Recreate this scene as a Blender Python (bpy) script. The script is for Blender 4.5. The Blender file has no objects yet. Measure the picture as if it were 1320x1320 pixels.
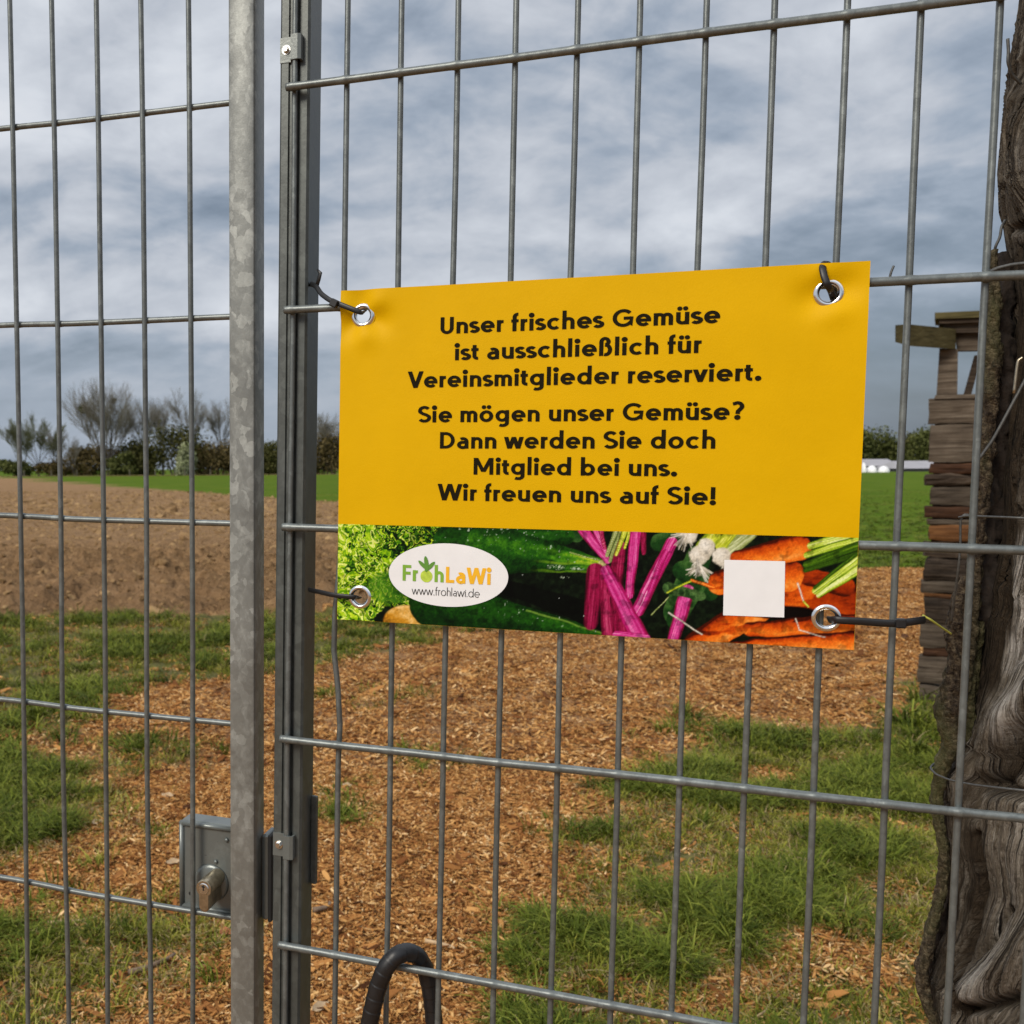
import bpy, math, random
import numpy as np
from mathutils import Matrix, Vector

scene = bpy.context.scene
random.seed(7)
rng = np.random.default_rng(11)

# ------------------------------------------------------------------ camera
F_PX, PPX, PPY = 1320.0, 410.94, 690.37          # focal length and principal point, in 1320 px units
MW = np.array([[0.9826469306342882, -0.005452959123883428, 0.18540570366578754],
               [0.1853581818594354, 0.06595167624110122, -0.9804553640114138],
               [-0.006881433918673088, 0.997807918207599, 0.06581796281746127]])
CAM = np.array([0.0, 0.0, 1.5])
cd = bpy.data.cameras.new('camera')
cam = bpy.data.objects.new('camera', cd)
scene.collection.objects.link(cam)
cam.matrix_world = Matrix([list(MW[0]) + [0], list(MW[1]) + [0], list(MW[2]) + [1.5], [0, 0, 0, 1]])
cd.sensor_width = 36.0
cd.lens = 36.0
cd.shift_x = (660 - PPX) / 1320
cd.shift_y = (PPY - 660) / 1320
cd.clip_start = 0.05
cd.clip_end = 6000
cd.dof.use_dof = True
cd.dof.focus_distance = 0.93
cd.dof.aperture_fstop = 17
scene.camera = cam

# ------------------------------------------------------------------ world: broken grey cloud over a little blue
def lin(r, g, b):
    f = lambda c: ((c / 255 + 0.055) / 1.055) ** 2.4 if c / 255 > 0.04045 else c / 255 / 12.92
    return (f(r), f(g), f(b), 1.0)

SUN_EL, SUN_AZ = math.radians(38), math.radians(215)   # azimuth clockwise from +Y: behind and left of the camera
world = bpy.data.worlds.new("World")
scene.world = world
world.use_nodes = True
wt = world.node_tree
wt.nodes.clear()
class NT:
    """small helper to write node trees briefly"""
    def __init__(s, t): s.t = t
    def n(s, typ, **kw):
        nd = s.t.nodes.new(typ)
        for k, v in kw.items():
            if k.startswith('_'): nd.inputs[k[1:].replace('_', ' ')].default_value = v
            else: setattr(nd, k, v)
        return nd
    def l(s, a, b): s.t.links.new(a, b)
    def math(s, op, a, b=None, clamp=False):
        nd = s.t.nodes.new('ShaderNodeMath'); nd.operation = op; nd.use_clamp = clamp
        for i, v in enumerate((a, b)):
            if v is None: continue
            if isinstance(v, (int, float)): nd.inputs[i].default_value = v
            else: s.l(v, nd.inputs[i])
        return nd.outputs[0]
    def ramp(s, fac, stops, interp='LINEAR'):
        nd = s.t.nodes.new('ShaderNodeValToRGB'); cr = nd.color_ramp; cr.interpolation = interp
        while len(cr.elements) < len(stops): cr.elements.new(0.5)
        for e, (p, c) in zip(cr.elements, stops): e.position = p; e.color = c
        if fac is not None: s.l(fac, nd.inputs[0])
        return nd.outputs[0]
    def mix(s, fac, a, b, typ='MIX'):
        nd = s.t.nodes.new('ShaderNodeMix'); nd.data_type = 'RGBA'; nd.blend_type = typ
        for sock, v in ((nd.inputs[0], fac), (nd.inputs[6], a), (nd.inputs[7], b)):
            if isinstance(v, (int, float)): sock.default_value = v
            elif isinstance(v, tuple): sock.default_value = v
            else: s.l(v, sock)
        return nd.outputs[2]
    def noise(s, vec, scale, detail=4, rough=0.5, dist=0.0, out=0):
        nd = s.t.nodes.new('ShaderNodeTexNoise')
        nd.inputs['Scale'].default_value = scale; nd.inputs['Detail'].default_value = detail
        nd.inputs['Roughness'].default_value = rough; nd.inputs['Distortion'].default_value = dist
        if vec is not None: s.l(vec, nd.inputs['Vector'])
        return nd.outputs[out]
    def mapping(s, vec, scale=(1, 1, 1), rot=(0, 0, 0), loc=(0, 0, 0)):
        nd = s.t.nodes.new('ShaderNodeMapping'); nd.inputs['Scale'].default_value = scale
        nd.inputs['Rotation'].default_value = rot; nd.inputs['Location'].default_value = loc
        s.l(vec, nd.inputs['Vector']); return nd.outputs[0]

w = NT(wt)
wout = w.n('ShaderNodeOutputWorld'); wbg = w.n('ShaderNodeBackground')
w.l(wbg.outputs[0], wout.inputs[0])
sky = w.n('ShaderNodeTexSky'); sky.sky_type = 'NISHITA'; sky.sun_disc = False
sky.sun_elevation = SUN_EL; sky.sun_rotation = SUN_AZ; sky.air_density = 1.2; sky.dust_density = 2.0
tc = w.n('ShaderNodeTexCoord')
sep = w.n('ShaderNodeSeparateXYZ'); w.l(tc.outputs['Generated'], sep.inputs[0])
sx, sy, sz = sep.outputs
# cloud sheet seen in perspective: direction divided by its height above the horizon
h = w.math('ADD', w.math('MAXIMUM', sz, 0.0), 0.42)
cmb = w.n('ShaderNodeCombineXYZ')
w.l(w.math('DIVIDE', sx, h), cmb.inputs[0]); w.l(w.math('DIVIDE', sy, h), cmb.inputs[1])
cl = cmb.outputs[0]
n1 = w.noise(w.mapping(cl, (0.95, 1.35, 1), (0, 0, math.radians(-14)), (3.4, 1.3, 0)), 2.3, 7, 0.52, 0.45)
n2 = w.noise(w.mapping(cl, (0.9, 1.7, 1), (0, 0, math.radians(-24)), (7.7, 4.1, 2.0)), 5.5, 5, 0.50, 0.5)
n4 = w.noise(w.mapping(tc.outputs['Generated'], (7, 7, 13), (0.15, 0.1, 0), (2.2, 0.4, 1.1)), 1.25, 7, 0.60, 0.3)
n3 = w.noise(w.mapping(cl, (1, 1, 1), (0, 0, 0), (1.7, 9.1, 0)), 0.45, 2, 0.5)
bright = w.math('ADD', w.math('MULTIPLY', n1, 0.44), w.math('MULTIPLY', w.math('ADD', w.math('MULTIPLY', n2, 0.4), w.math('MULTIPLY', n4, 0.6)), 0.44))
bright = w.math('ADD', bright, w.math('MULTIPLY', n3, 0.12))
# the deck is heavier low down and lighter overhead (elevation), with a rain bank low in the north-east
szw = w.math('ADD', sz, w.math('MULTIPLY', w.math('SUBTRACT', n1, 0.5), 0.12))
lay = w.ramp(szw, [(0.0, (.44,) * 3 + (1,)), (0.09, (.45,) * 3 + (1,)), (0.145, (.60,) * 3 + (1,)), (0.20, (.47,) * 3 + (1,)), (0.27, (.53,) * 3 + (1,)), (0.36, (.60,) * 3 + (1,)), (0.44, (.66,) * 3 + (1,))])
bright = w.math('ADD', bright, w.math('MULTIPLY', w.math('SUBTRACT', lay, 0.52), 0.55))
bright = w.math('ADD', w.math('MULTIPLY', w.math('SUBTRACT', bright, 0.48), 1.0), 0.485)
lowf = w.n('ShaderNodeMapRange'); lowf.interpolation_type = 'SMOOTHSTEP'; w.l(sz, lowf.inputs[0])
lowf.inputs[1].default_value = 0.02; lowf.inputs[2].default_value = 0.17; lowf.inputs[3].default_value = 0.22; lowf.inputs[4].default_value = 1.0
bright = w.math('ADD', w.math('MULTIPLY', w.math('SUBTRACT', bright, 0.445), lowf.outputs[0]), 0.445)
bank = w.n('ShaderNodeMapRange'); bank.interpolation_type = 'SMOOTHSTEP'
w.l(sx, bank.inputs[0])
bank.inputs[1].default_value = -0.08; bank.inputs[2].default_value = 0.42
bank.inputs[3].default_value = 0.0; bank.inputs[4].default_value = 1.0
low = w.n('ShaderNodeMapRange'); low.interpolation_type = 'SMOOTHSTEP'
w.l(w.math('ADD', sz, w.math('MULTIPLY', w.math('SUBTRACT', n1, 0.5), 0.22)), low.inputs[0])
low.inputs[1].default_value = 0.13; low.inputs[2].default_value = 0.29
low.inputs[3].default_value = 1.0; low.inputs[4].default_value = 0.0
bright = w.math('SUBTRACT', bright, w.math('MULTIPLY', w.math('MULTIPLY', bank.outputs[0], low.outputs[0]), 0.105))
cloud = w.ramp(bright, [(0.34, lin(106, 118, 134)), (0.40, lin(129, 141, 157)), (0.455, lin(155, 166, 181)),
                        (0.515, lin(185, 191, 201)), (0.59, lin(208, 213, 221)), (0.72, lin(228, 230, 234))])
skys = w.mix(1.0, sky.outputs[0], (0.10, 0.10, 0.10, 1), 'MULTIPLY')
cover = w.ramp(bright, [(0.30, (0.80,) * 3 + (1,)), (0.5, (0.97,) * 3 + (1,))])
col = w.mix(cover, skys, cloud)
# overhead the overcast is brighter than near the horizon, as overcast skies are
zen = w.n('ShaderNodeMapRange'); w.l(sz, zen.inputs[0])
zen.inputs[1].default_value = 0.42; zen.inputs[2].default_value = 1.0
zen.inputs[3].default_value = 1.0; zen.inputs[4].default_value = 1.7
vm = w.n('ShaderNodeVectorMath', operation='SCALE'); w.l(col, vm.inputs[0]); w.l(zen.outputs[0], vm.inputs['Scale'])
w.l(vm.outputs[0], wbg.inputs[0])
wbg.inputs[1].default_value = 1.0

sd = bpy.data.lights.new('sun', 'SUN'); sd.energy = 2.4; sd.angle = math.radians(25); sd.color = (1.0, 0.92, 0.80)
sun = bpy.data.objects.new('sun', sd); scene.collection.objects.link(sun)
sdir = Vector((math.sin(SUN_AZ) * math.cos(SUN_EL), math.cos(SUN_AZ) * math.cos(SUN_EL), math.sin(SUN_EL)))
sun.rotation_euler = sdir.to_track_quat('Z', 'Y').to_euler()
scene.view_settings.view_transform = 'Standard'
scene.view_settings.look = 'None'
scene.view_settings.gamma = 1
scene.view_settings.exposure = 0.10

# ------------------------------------------------------------------ frames and helpers
TF = np.array([[0.9856923645158335, 0.16765213221998743, 0.017416230857366714],
               [-0.16779878145233057, 0.9857940848049045, 0.007320608360917047],
               [-0.015941501757933546, -0.010138290080325319, 0.9998215258714673]])
FO = np.array([-0.14820862286307382, 0.923972797413361, 1.844501973480646])
def rotz(a): c, s = math.cos(a), math.sin(a); return np.array([[c, -s, 0], [s, c, 0], [0, 0, 1]])
def rotx(a): c, s = math.cos(a), math.sin(a); return np.array([[1, 0, 0], [0, c, -s], [0, s, c]])
def roty(a): c, s = math.cos(a), math.sin(a); return np.array([[c, 0, s], [0, 1, 0], [-s, 0, c]])
class Frame:
    """local frame: world = R @ p + o; local x right, y away from camera, z up"""
    def __init__(s, R, o): s.R, s.o = R, np.array(o, float)
    def w(s, p): return np.atleast_2d(p) @ s.R.T + s.o
    def sub(s, R, o): return Frame(s.R @ R, s.R @ np.array(o, float) + s.o)
    def px(s, x, y, d=0.0):
        """where the sight line of a point of the photograph meets the plane local y = d"""
        r = s.R.T @ ray(x, y); c = s.R.T @ (CAM - s.o)
        return c + r * (d - c[1]) / r[1]
    def mat(s, off=(0, 0, 0)):
        o = s.R @ np.array(off, float) + s.o
        return Matrix([list(s.R[i]) + [o[i]] for i in range(3)] + [[0, 0, 0, 1]])
def ray(x, y):
    d = MW @ np.array([(x - PPX) / F_PX, -(y - PPY) / F_PX, -1.0]); return d / np.linalg.norm(d)
def at(x, y, D):
    return CAM + MW @ (np.array([(x - PPX) / F_PX, -(y - PPY) / F_PX, -1.0]) * D)
def ground_px(x, y):
    d = ray(x, y); t = -1.5 / d[2]; return (CAM + d * t)[:2]
FENCE = Frame(TF, FO)
GATE = FENCE.sub(rotz(1.99734498e-02) @ rotx(2.13676466e-02) @ roty(3.43e-04), (-3.62754879e-01, 1.52910549e-02, 4.13e-04))
SIGN = FENCE.sub(rotz(0.004) @ rotx(0.002) @ roty(-0.00274252), (0.00139221, -0.0085, -0.18659339))
GZ = -1.8445                                       # ground level in the fence frame

def prop(o, label=None, cat=None, group=None, kind=None):
    for k, v in (('label', label), ('category', cat), ('group', group), ('kind', kind)):
        if v: o[k] = v
    return o
def empty(name, frame, off, label, cat, group=None):
    o = bpy.data.objects.new(name, None); scene.collection.objects.link(o)
    o.matrix_world = frame.mat(off); o.empty_display_size = 0.05
    o['off'] = 0; del o['off']
    return prop(o, label, cat, group)
def link(name, me, parent=None, mat=None, loc=None, smooth=False):
    o = bpy.data.objects.new(name, me); scene.collection.objects.link(o)
    if parent is not None: o.parent = parent
    if mat is not None and not me.materials: me.materials.append(mat)
    if loc is not None: o.location = loc
    if smooth: me.shade_smooth()
    return o
def mesh(name, v, f, smooth=False):
    me = bpy.data.meshes.new(name)
    v = np.asarray(v, float)
    if isinstance(f, np.ndarray):
        me.vertices.add(len(v)); me.vertices.foreach_set('co', v.astype(np.float32).ravel())
        k = f.shape[1]; me.loops.add(f.size); me.loops.foreach_set('vertex_index', f.astype(np.int32).ravel())
        me.polygons.add(len(f)); me.polygons.foreach_set('loop_start', np.arange(0, f.size, k, dtype=np.int32))
        me.update(calc_edges=True)
    else:
        me.from_pydata([tuple(p) for p in v], [], [tuple(q) for q in f])
    if smooth: me.shade_smooth()
    return me
class MB:
    """collects shapes into one mesh"""
    def __init__(s): s.v = []; s.f = []; s.n = 0
    def add(s, v, f):
        s.v += [tuple(p) for p in v]; s.f += [tuple(i + s.n for i in q) for q in f]; s.n += len(v); return s
    def box(s, a, b, bev=0.0):
        (x0, y0, z0), (x1, y1, z1) = a, b
        if bev <= 0:
            v = [(x, y, z) for z in (z0, z1) for y in (y0, y1) for x in (x0, x1)]
            return s.add(v, [(0, 2, 3, 1), (4, 5, 7, 6), (0, 1, 5, 4), (2, 6, 7, 3), (0, 4, 6, 2), (1, 3, 7, 5)])
        v = []; c = bev                                   # rounded in plan (xy), chamfered at the ends
        ring = [(x0 + c, y0), (x1 - c, y0), (x1 - .3 * c, y0 + .3 * c), (x1, y0 + c), (x1, y1 - c), (x1 - .3 * c, y1 - .3 * c), (x1 - c, y1), (x0 + c, y1),
                (x0 + .3 * c, y1 - .3 * c), (x0, y1 - c), (x0, y0 + c), (x0 + .3 * c, y0 + .3 * c)]
        cx, cy = (x0 + x1) / 2, (y0 + y1) / 2
        def ins(k): return [(cx + (x - cx) * (1 - 2 * k / (x1 - x0)), cy + (y - cy) * (1 - 2 * k / (y1 - y0))) for x, y in ring]
        for z, r in ((z0, ins(c)), (z0 + c, ring), (z1 - c, ring), (z1, ins(c))): v += [(x, y, z) for x, y in r]
        m = len(ring); f = [tuple(range(m - 1, -1, -1)), tuple(range(3 * m, 4 * m))]
        for k in range(3):
            for i in range(m): j = (i + 1) % m; f.append((k * m + i, k * m + j, (k + 1) * m + j, (k + 1) * m + i))
        return s.add(v, f)
    def tube(s, pts, r, n=8, cap=True, flat=1.0, up=None):
        pts = [np.array(p, float) for p in pts]; m = len(pts)
        r = [r] * m if np.isscalar(r) else list(r)
        v = []; N = None
        for i, p in enumerate(pts):
            t = pts[min(i + 1, m - 1)] - pts[max(i - 1, 0)]; t = t / (np.linalg.norm(t) + 1e-12)
            if N is None:
                N = np.array(up if up is not None else ((0, 1, 0) if abs(t[1]) < .9 else (1, 0, 0)), float)
            if up is not None: N = np.array(up, float)
            N = N - t * (N @ t); N /= np.linalg.norm(N); B = np.cross(t, N)
            for k in range(n):
                a = 2 * math.pi * (k + .5) / n
                v.append(p + r[i] * (math.cos(a) * N * flat + math.sin(a) * B))
        f = [(i * n + k, i * n + (k + 1) % n, (i + 1) * n + (k + 1) % n, (i + 1) * n + k) for i in range(m - 1) for k in range(n)]
        if cap: f += [tuple(range(n - 1, -1, -1)), tuple(range((m - 1) * n, m * n))]
        return s.add(v, f)
    def lathe(s, prof, c, axis='y', n=32, close=False):
        """profile of (radius, height along axis)"""
        v = []
        for (r, hgt) in prof:
            for k in range(n):
                a = 2 * math.pi * k / n; ca, sa = r * math.cos(a), r * math.sin(a)
                v.append((c[0] + ca, c[1] + hgt, c[2] + sa) if axis == 'y' else (c[0] + ca, c[1] + sa, c[2] + hgt))
        m = len(prof)
        f = [(i * n + k, ((i + 1) % m) * n + k, ((i + 1) % m) * n + (k + 1) % n, i * n + (k + 1) % n) for i in range(m if close else m - 1) for k in range(n)]
        if not close: f += [tuple(range(n)), tuple(range(m * n - 1, (m - 1) * n - 1, -1))]
        return s.add(v, f)
    def build(s, name, mat, parent=None, smooth=False, loc=None):
        me = mesh(name, s.v, s.f); 
        if smooth: me.shade_smooth()
        return link(name, me, parent, mat, loc)
def smooth_by_angle(o, deg=40):
    me = o.data; me.shade_smooth()
    try: me.set_sharp_from_angle(angle=math.radians(deg))
    except Exception: pass
    return o

# numpy lattice noise
def _h(ix, iy, seed):
    n = (ix.astype(np.int64) * 374761393 + iy.astype(np.int64) * 668265263 + seed * 974711) & 0x7fffffff
    n = ((n ^ (n >> 13)) * 1274126177) & 0x7fffffff
    return ((n ^ (n >> 16)) & 0xffff) / 65535.0
def vn(x, y, seed=0):
    x = np.asarray(x, float); y = np.asarray(y, float)
    ix, iy = np.floor(x), np.floor(y); fx, fy = x - ix, y - iy
    fx = fx * fx * fx * (fx * (fx * 6 - 15) + 10); fy = fy * fy * fy * (fy * (fy * 6 - 15) + 10)
    a, b, c, d = _h(ix, iy, seed), _h(ix + 1, iy, seed), _h(ix, iy + 1, seed), _h(ix + 1, iy + 1, seed)
    return (a + (b - a) * fx) * (1 - fy) + (c + (d - c) * fx) * fy
def fbm(x, y, oct=4, seed=0, gain=0.5):
    s = 0; a = 1; t = 0
    for k in range(oct): s = s + a * vn(x * 2 ** k + 17.3 * k, y * 2 ** k - 9.1 * k, seed + k); t += a; a *= gain
    return s / t
def ridged(x, y, oct=4, seed=0, gain=0.5):
    s = 0; a = 1; t = 0
    for k in range(oct): s = s + a * (1 - np.abs(2 * vn(x * 2 ** k + 5.3 * k, y * 2 ** k + 3.7 * k, seed + k) - 1)); t += a; a *= gain
    return s / t
def smst(a, b, x): t = np.clip((x - a) / (b - a), 0, 1); return t * t * (3 - 2 * t)

# ------------------------------------------------------------------ materials
def material(name):
    m = bpy.data.materials.new(name); m.use_nodes = True
    t = NT(m.node_tree); b = m.node_tree.nodes['Principled BSDF']
    return m, t, b
def bump(t, b, hsock, strength, dist):
    nd = t.n('ShaderNodeBump'); nd.inputs['Strength'].default_value = strength; nd.inputs['Distance'].default_value = dist
    t.l(hsock, nd.inputs['Height']); t.l(nd.outputs[0], b.inputs['Normal']); return nd
def plain(name, c, rough=0.5, metal=0.0, var=0.15, scale=60, bs=0.15, bd=0.0005):
    m, t, b = material(name)
    tcn = t.n('ShaderNodeTexCoord')
    n = t.noise(tcn.outputs['Object'], scale, 4, 0.6)
    lo = tuple(x * (1 - var) for x in c[:3]) + (1,); hi = tuple(min(1, x * (1 + var)) for x in c[:3]) + (1,)
    t.l(t.ramp(n, [(0.3, lo), (0.7, hi)]), b.inputs['Base Color'])
    b.inputs['Roughness'].default_value = rough; b.inputs['Metallic'].default_value = metal
    if bs: bump(t, b, n, bs, bd)
    return m
def galvanised(name, base=0.26, metal=0.55, rough=0.5, spangle=40, contrast=1.0, tint=(1.0, 1.02, 1.0), dirt=0.0):
    m, t, b = material(name)
    tcn = t.n('ShaderNodeTexCoord'); geo = t.n('ShaderNodeNewGeometry')
    P = geo.outputs['Position']
    v = t.n('ShaderNodeTexVoronoi'); v.inputs['Scale'].default_value = spangle
    wv = t.n('ShaderNodeVectorMath', operation='SCALE'); t.l(t.noise(P, 60, 3, .6, 0, 1), wv.inputs[0]); wv.inputs['Scale'].default_value = 0.012
    wa_ = t.n('ShaderNodeVectorMath', operation='ADD'); t.l(P, wa_.inputs[0]); t.l(wv.outputs[0], wa_.inputs[1])
    t.l(t.mapping(wa_.outputs[0], (1, 1, 0.7)), v.inputs['Vector'])
    d = t.noise(P, 9, 4, 0.65, 0.6)
    f = t.noise(P, 160, 3, 0.7)
    sv = t.n('ShaderNodeSeparateColor'); t.l(v.outputs['Color'], sv.inputs[0])
    bl = t.ramp(t.noise(t.mapping(P, (1, 1, .75)), 110, 4, .65, .4), [(.48, (0,) * 3 + (1,)), (.64, (1,) * 3 + (1,))])
    k = t.math('ADD', t.math('MULTIPLY', t.math('POWER', sv.outputs[0], 3.0), 0.22 * contrast), t.math('MULTIPLY', d, 0.42 * contrast))
    k = t.math('ADD', k, t.math('MULTIPLY', bl, 0.13 * contrast))
    k = t.math('ADD', k, t.math('MULTIPLY', f, 0.25))
    c0 = tuple(base * 0.62 * x for x in tint) + (1,); c1 = tuple(base * x for x in tint) + (1,)
    c2 = tuple(min(1, base * 1.6 * x) for x in tint) + (1,)
    cc_ = t.ramp(k, [(0.22, c0), (0.5, c1), (0.78, c2)])
    if dirt:
        sp_ = t.n('ShaderNodeSeparateXYZ'); t.l(P, sp_.inputs[0]); mr = t.n('ShaderNodeMapRange'); t.l(t.math('ADD', sp_.outputs[2], t.math('MULTIPLY', t.math('SUBTRACT', d, .5), .5)), mr.inputs[0])
        mr.inputs[1].default_value = 1.55; mr.inputs[2].default_value = 1.05; mr.inputs[3].default_value = 0; mr.inputs[4].default_value = dirt; cc_ = t.mix(mr.outputs[0], cc_, t.mix(d, (0.075, 0.062, 0.045, 1), (0.20, 0.17, 0.13, 1)))
    t.l(cc_, b.inputs['Base Color'])
    b.inputs['Metallic'].default_value = metal
    t.l(t.math('ADD', t.math('MULTIPLY', k, 0.25), rough - 0.12), b.inputs['Roughness'])
    bump(t, b, f, 0.25, 0.0006)
    return m
M = {}
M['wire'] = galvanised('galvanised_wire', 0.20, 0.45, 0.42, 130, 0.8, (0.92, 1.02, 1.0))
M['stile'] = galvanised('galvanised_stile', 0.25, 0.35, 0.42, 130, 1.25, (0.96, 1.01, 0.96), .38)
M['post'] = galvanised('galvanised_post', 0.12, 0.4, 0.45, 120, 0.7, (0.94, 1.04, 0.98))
M['lock'] = galvanised('lock_sheet', 0.26, 0.3, 0.36, 60, 0.3, (0.92, 1.02, 0.98))
M['nickel'] = plain('worn_nickel', (0.42, 0.36, 0.26), 0.3, 0.9, 0.25, 200)
M['chrome'] = plain('eyelet_chrome', (0.85, 0.85, 0.84), 0.12, 1.0, 0.04, 80, 0.02)
M['dark'] = plain('dark_gap', (0.01, 0.01, 0.01), 0.8)
M['black'] = plain('black_plastic', (0.008, 0.008, 0.009), 0.42, 0, 0.2, 200, 0.05)
M['tape'] = plain('black_tape', (0.010, 0.010, 0.011), 0.42, 0, 0.35, 120, 0.3, 0.0006)
M['rust_wire'] = plain('weathered_wire', (0.10, 0.10, 0.095), 0.55, 0.5, 0.3, 300)

# ------------------------------------------------------------------ ground, ploughed soil and fields
def axis(lo, hi, st, far, g=1.12):
    a = list(np.arange(lo, hi + 1e-6, st)); s = st; x = hi
    while x < far: s *= g; x += s; a.append(x)
    s = st; x = lo; b = []
    while x > -far: s *= g; x -= s; b.append(x)
    return np.array(b[::-1] + a)
XA = axis(-11.0, 8.5, 0.05, 3000); YA = axis(1.2, 21.0, 0.05, 3000)
# camera-aligned ground axes (forward bearing of the camera), used to lay out the plot
fwd = -MW[:2, 2]; fwd = fwd / np.linalg.norm(fwd); rgt = np.array([fwd[1], -fwd[0]])
def cg(X, D): return rgt * X + fwd * D
PLOUGH = [cg(-90, 10.0), cg(-6, 10.25), cg(-2, 10.2), cg(1.6, 10.45), cg(2.6, 15), cg(3.9, 36), cg(-73, 236), cg(-150, 236)]
def polyd(x, y, poly):
    """signed distance to a polygon, positive inside"""
    poly = np.array(poly); d = np.full(x.shape, 1e9); inside = np.zeros(x.shape, bool)
    for i in range(len(poly)):
        a = poly[i]; b = poly[(i + 1) % len(poly)]; e = b - a; wx, wy = x - a[0], y - a[1]
        t = np.clip((wx * e[0] + wy * e[1]) / (e @ e), 0, 1)
        d = np.minimum(d, np.hypot(wx - e[0] * t, wy - e[1] * t))
        c = ((a[1] > y) != (b[1] > y)) & (x < (b[0] - a[0]) * (y - a[1]) / (b[1] - a[1] + 1e-12) + a[0])
        inside ^= c
    return np.where(inside, d, -d)
def gp(lst): return [ground_px(*p) for p in lst]
GRASS = [
    (gp([(-140, 795), (140, 797), (300, 795), (440, 800), (575, 812), (530, 832), (400, 850), (300, 868), (190, 885), (90, 905), (60, 945), (-160, 960)]), 1.0),
    (gp([(-160, 985), (60, 985), (120, 968), (150, 1000), (160, 1060), (110, 1100), (20, 1112), (-160, 1120)]), 1.0),
    (gp([(115, 965), (170, 952), (245, 955), (250, 975), (215, 998), (150, 1010)]), 0.75),
    (gp([(100, 1000), (170, 990), (200, 1020), (170, 1050), (120, 1065)]), 0.25),
    (gp([(-160, 1225), (40, 1215), (80, 1205), (170, 1180), (240, 1172), (290, 1188), (285, 1220), (225, 1238), (180, 1290), (130, 1345), (-160, 1400)]), 1.0),
    (gp([(690, 1420), (712, 1250), (728, 1160), (745, 1110), (800, 1050), (850, 1010), (885, 975), (935, 952), (1010, 938), (1060, 932), (1120, 930), (1150, 915), (1180, 880), (1420, 860), (1500, 1420)]), 1.0),
    (gp([(1140, 950), (1150, 925), (1185, 895), (1260, 900), (1260, 985), (1180, 975)]), 1.6),
    (gp([(420, 898), (470, 896), (520, 905), (470, 915)]), 0.35),
    (gp([(410, 1040), (430, 1040), (436, 1062), (412, 1062)]), 0.3),
    (gp([(520, 990), (580, 985), (590, 1000), (540, 1010)]), 0.25),
]
BARE = [gp([(850, 1240), (960, 1225), (1100, 1185), (1190, 1190), (1180, 1260), (1050, 1262), (960, 1290), (930, 1345), (880, 1330)]),
        gp([(940, 1000), (990, 985), (1050, 1010), (1000, 1030)])]
def masks(x, y):
    wx = x + (fbm(x * 2.2, y * 2.2, 3, 5) - .5) * 0.5 ; wy = y + (fbm(x * 2.2 + 40, y * 2.2, 3, 6) - .5) * 0.7
    k = np.clip(np.hypot(x, y) / 4.0, 0.35, 1.3)
    g = np.zeros(x.shape)
    for poly, s in GRASS:
        g = np.maximum(g, s * smst(-0.28, 0.30, polyd(x + (wx - x) * k, y + (wy - y) * k, poly) / k))
    for poly in BARE: g = g * (1 - 0.75 * smst(-0.03, 0.1, polyd(x + (wx - x) * .6, y + (wy - y) * .6, poly)))
    D = x * fwd[0] + y * fwd[1]; X = x * rgt[0] + y * rgt[1]
    crop = smst(14.3, 15.1, D + (fbm(x * 1.3, y * 1.3, 3, 9) - .5) * 1.2)
    pl = smst(-0.15, 0.15, polyd(x + (wx - x) * .8, y + (wy - y) * .8, PLOUGH))
    # a grassy margin round the ploughed plot
    mar = smst(-2.2, -0.6, polyd(x, y, PLOUGH)) * smst(9.0, 10.2, D) * (1 - pl) * smst(2.2, 1.2, X)
    g = np.maximum(g, mar * 0.9)
    return g, crop, pl
def height(x, y, g, crop, pl):
    z = (fbm(x * 1.1, y * 1.1, 3, 21) - .5) * 0.05 + (fbm(x * 7, y * 7, 3, 22) - .5) * 0.018
    D = x * fwd[0] + y * fwd[1]
    near = smst(22, 13.5, D)
    cl = ridged(x * 1.3, y * 2.2, 5, 31, .68); c2 = ridged(x * 3.6, y * 5.5, 3, 33, .6)
    soil = 0.02 + 0.36 * (cl - .55) * 1.25 * (0.10 + .90 * near) + 0.32 * (c2 - .55) * near + 0.10 * (fbm(x * 12, y * 12, 2, 35) - .5) * near
    edge = smst(0, 1.8, polyd(x, y, PLOUGH))
    z = z * (1 - pl) + pl * (soil + 0.06 * edge * smst(60, 14, D) + 0.02)
    return z * smst(400, 60, np.hypot(x, y))
gx, gy = np.meshgrid(XA, YA)
gG, gC, gP = masks(gx, gy)
gz = height(gx, gy, gG, gC, gP)
def ground_z(x, y):
    g, c, p = masks(x, y); return height(x, y, g, c, p), g, c, p
nx, ny = len(XA), len(YA)
idx = np.arange(nx * ny).reshape(ny, nx)
quads = np.stack([idx[:-1, :-1], idx[:-1, 1:], idx[1:, 1:], idx[1:, :-1]], -1).reshape(-1, 4)
V = np.stack([gx.ravel(), gy.ravel(), gz.ravel()], 1)
qp = gP.ravel()[quads].mean(1); qc = gC.ravel()[quads].mean(1)
cat_ = np.where(qp > 0.5, 1, np.where(qc > 0.5, 2, 0))

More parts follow.
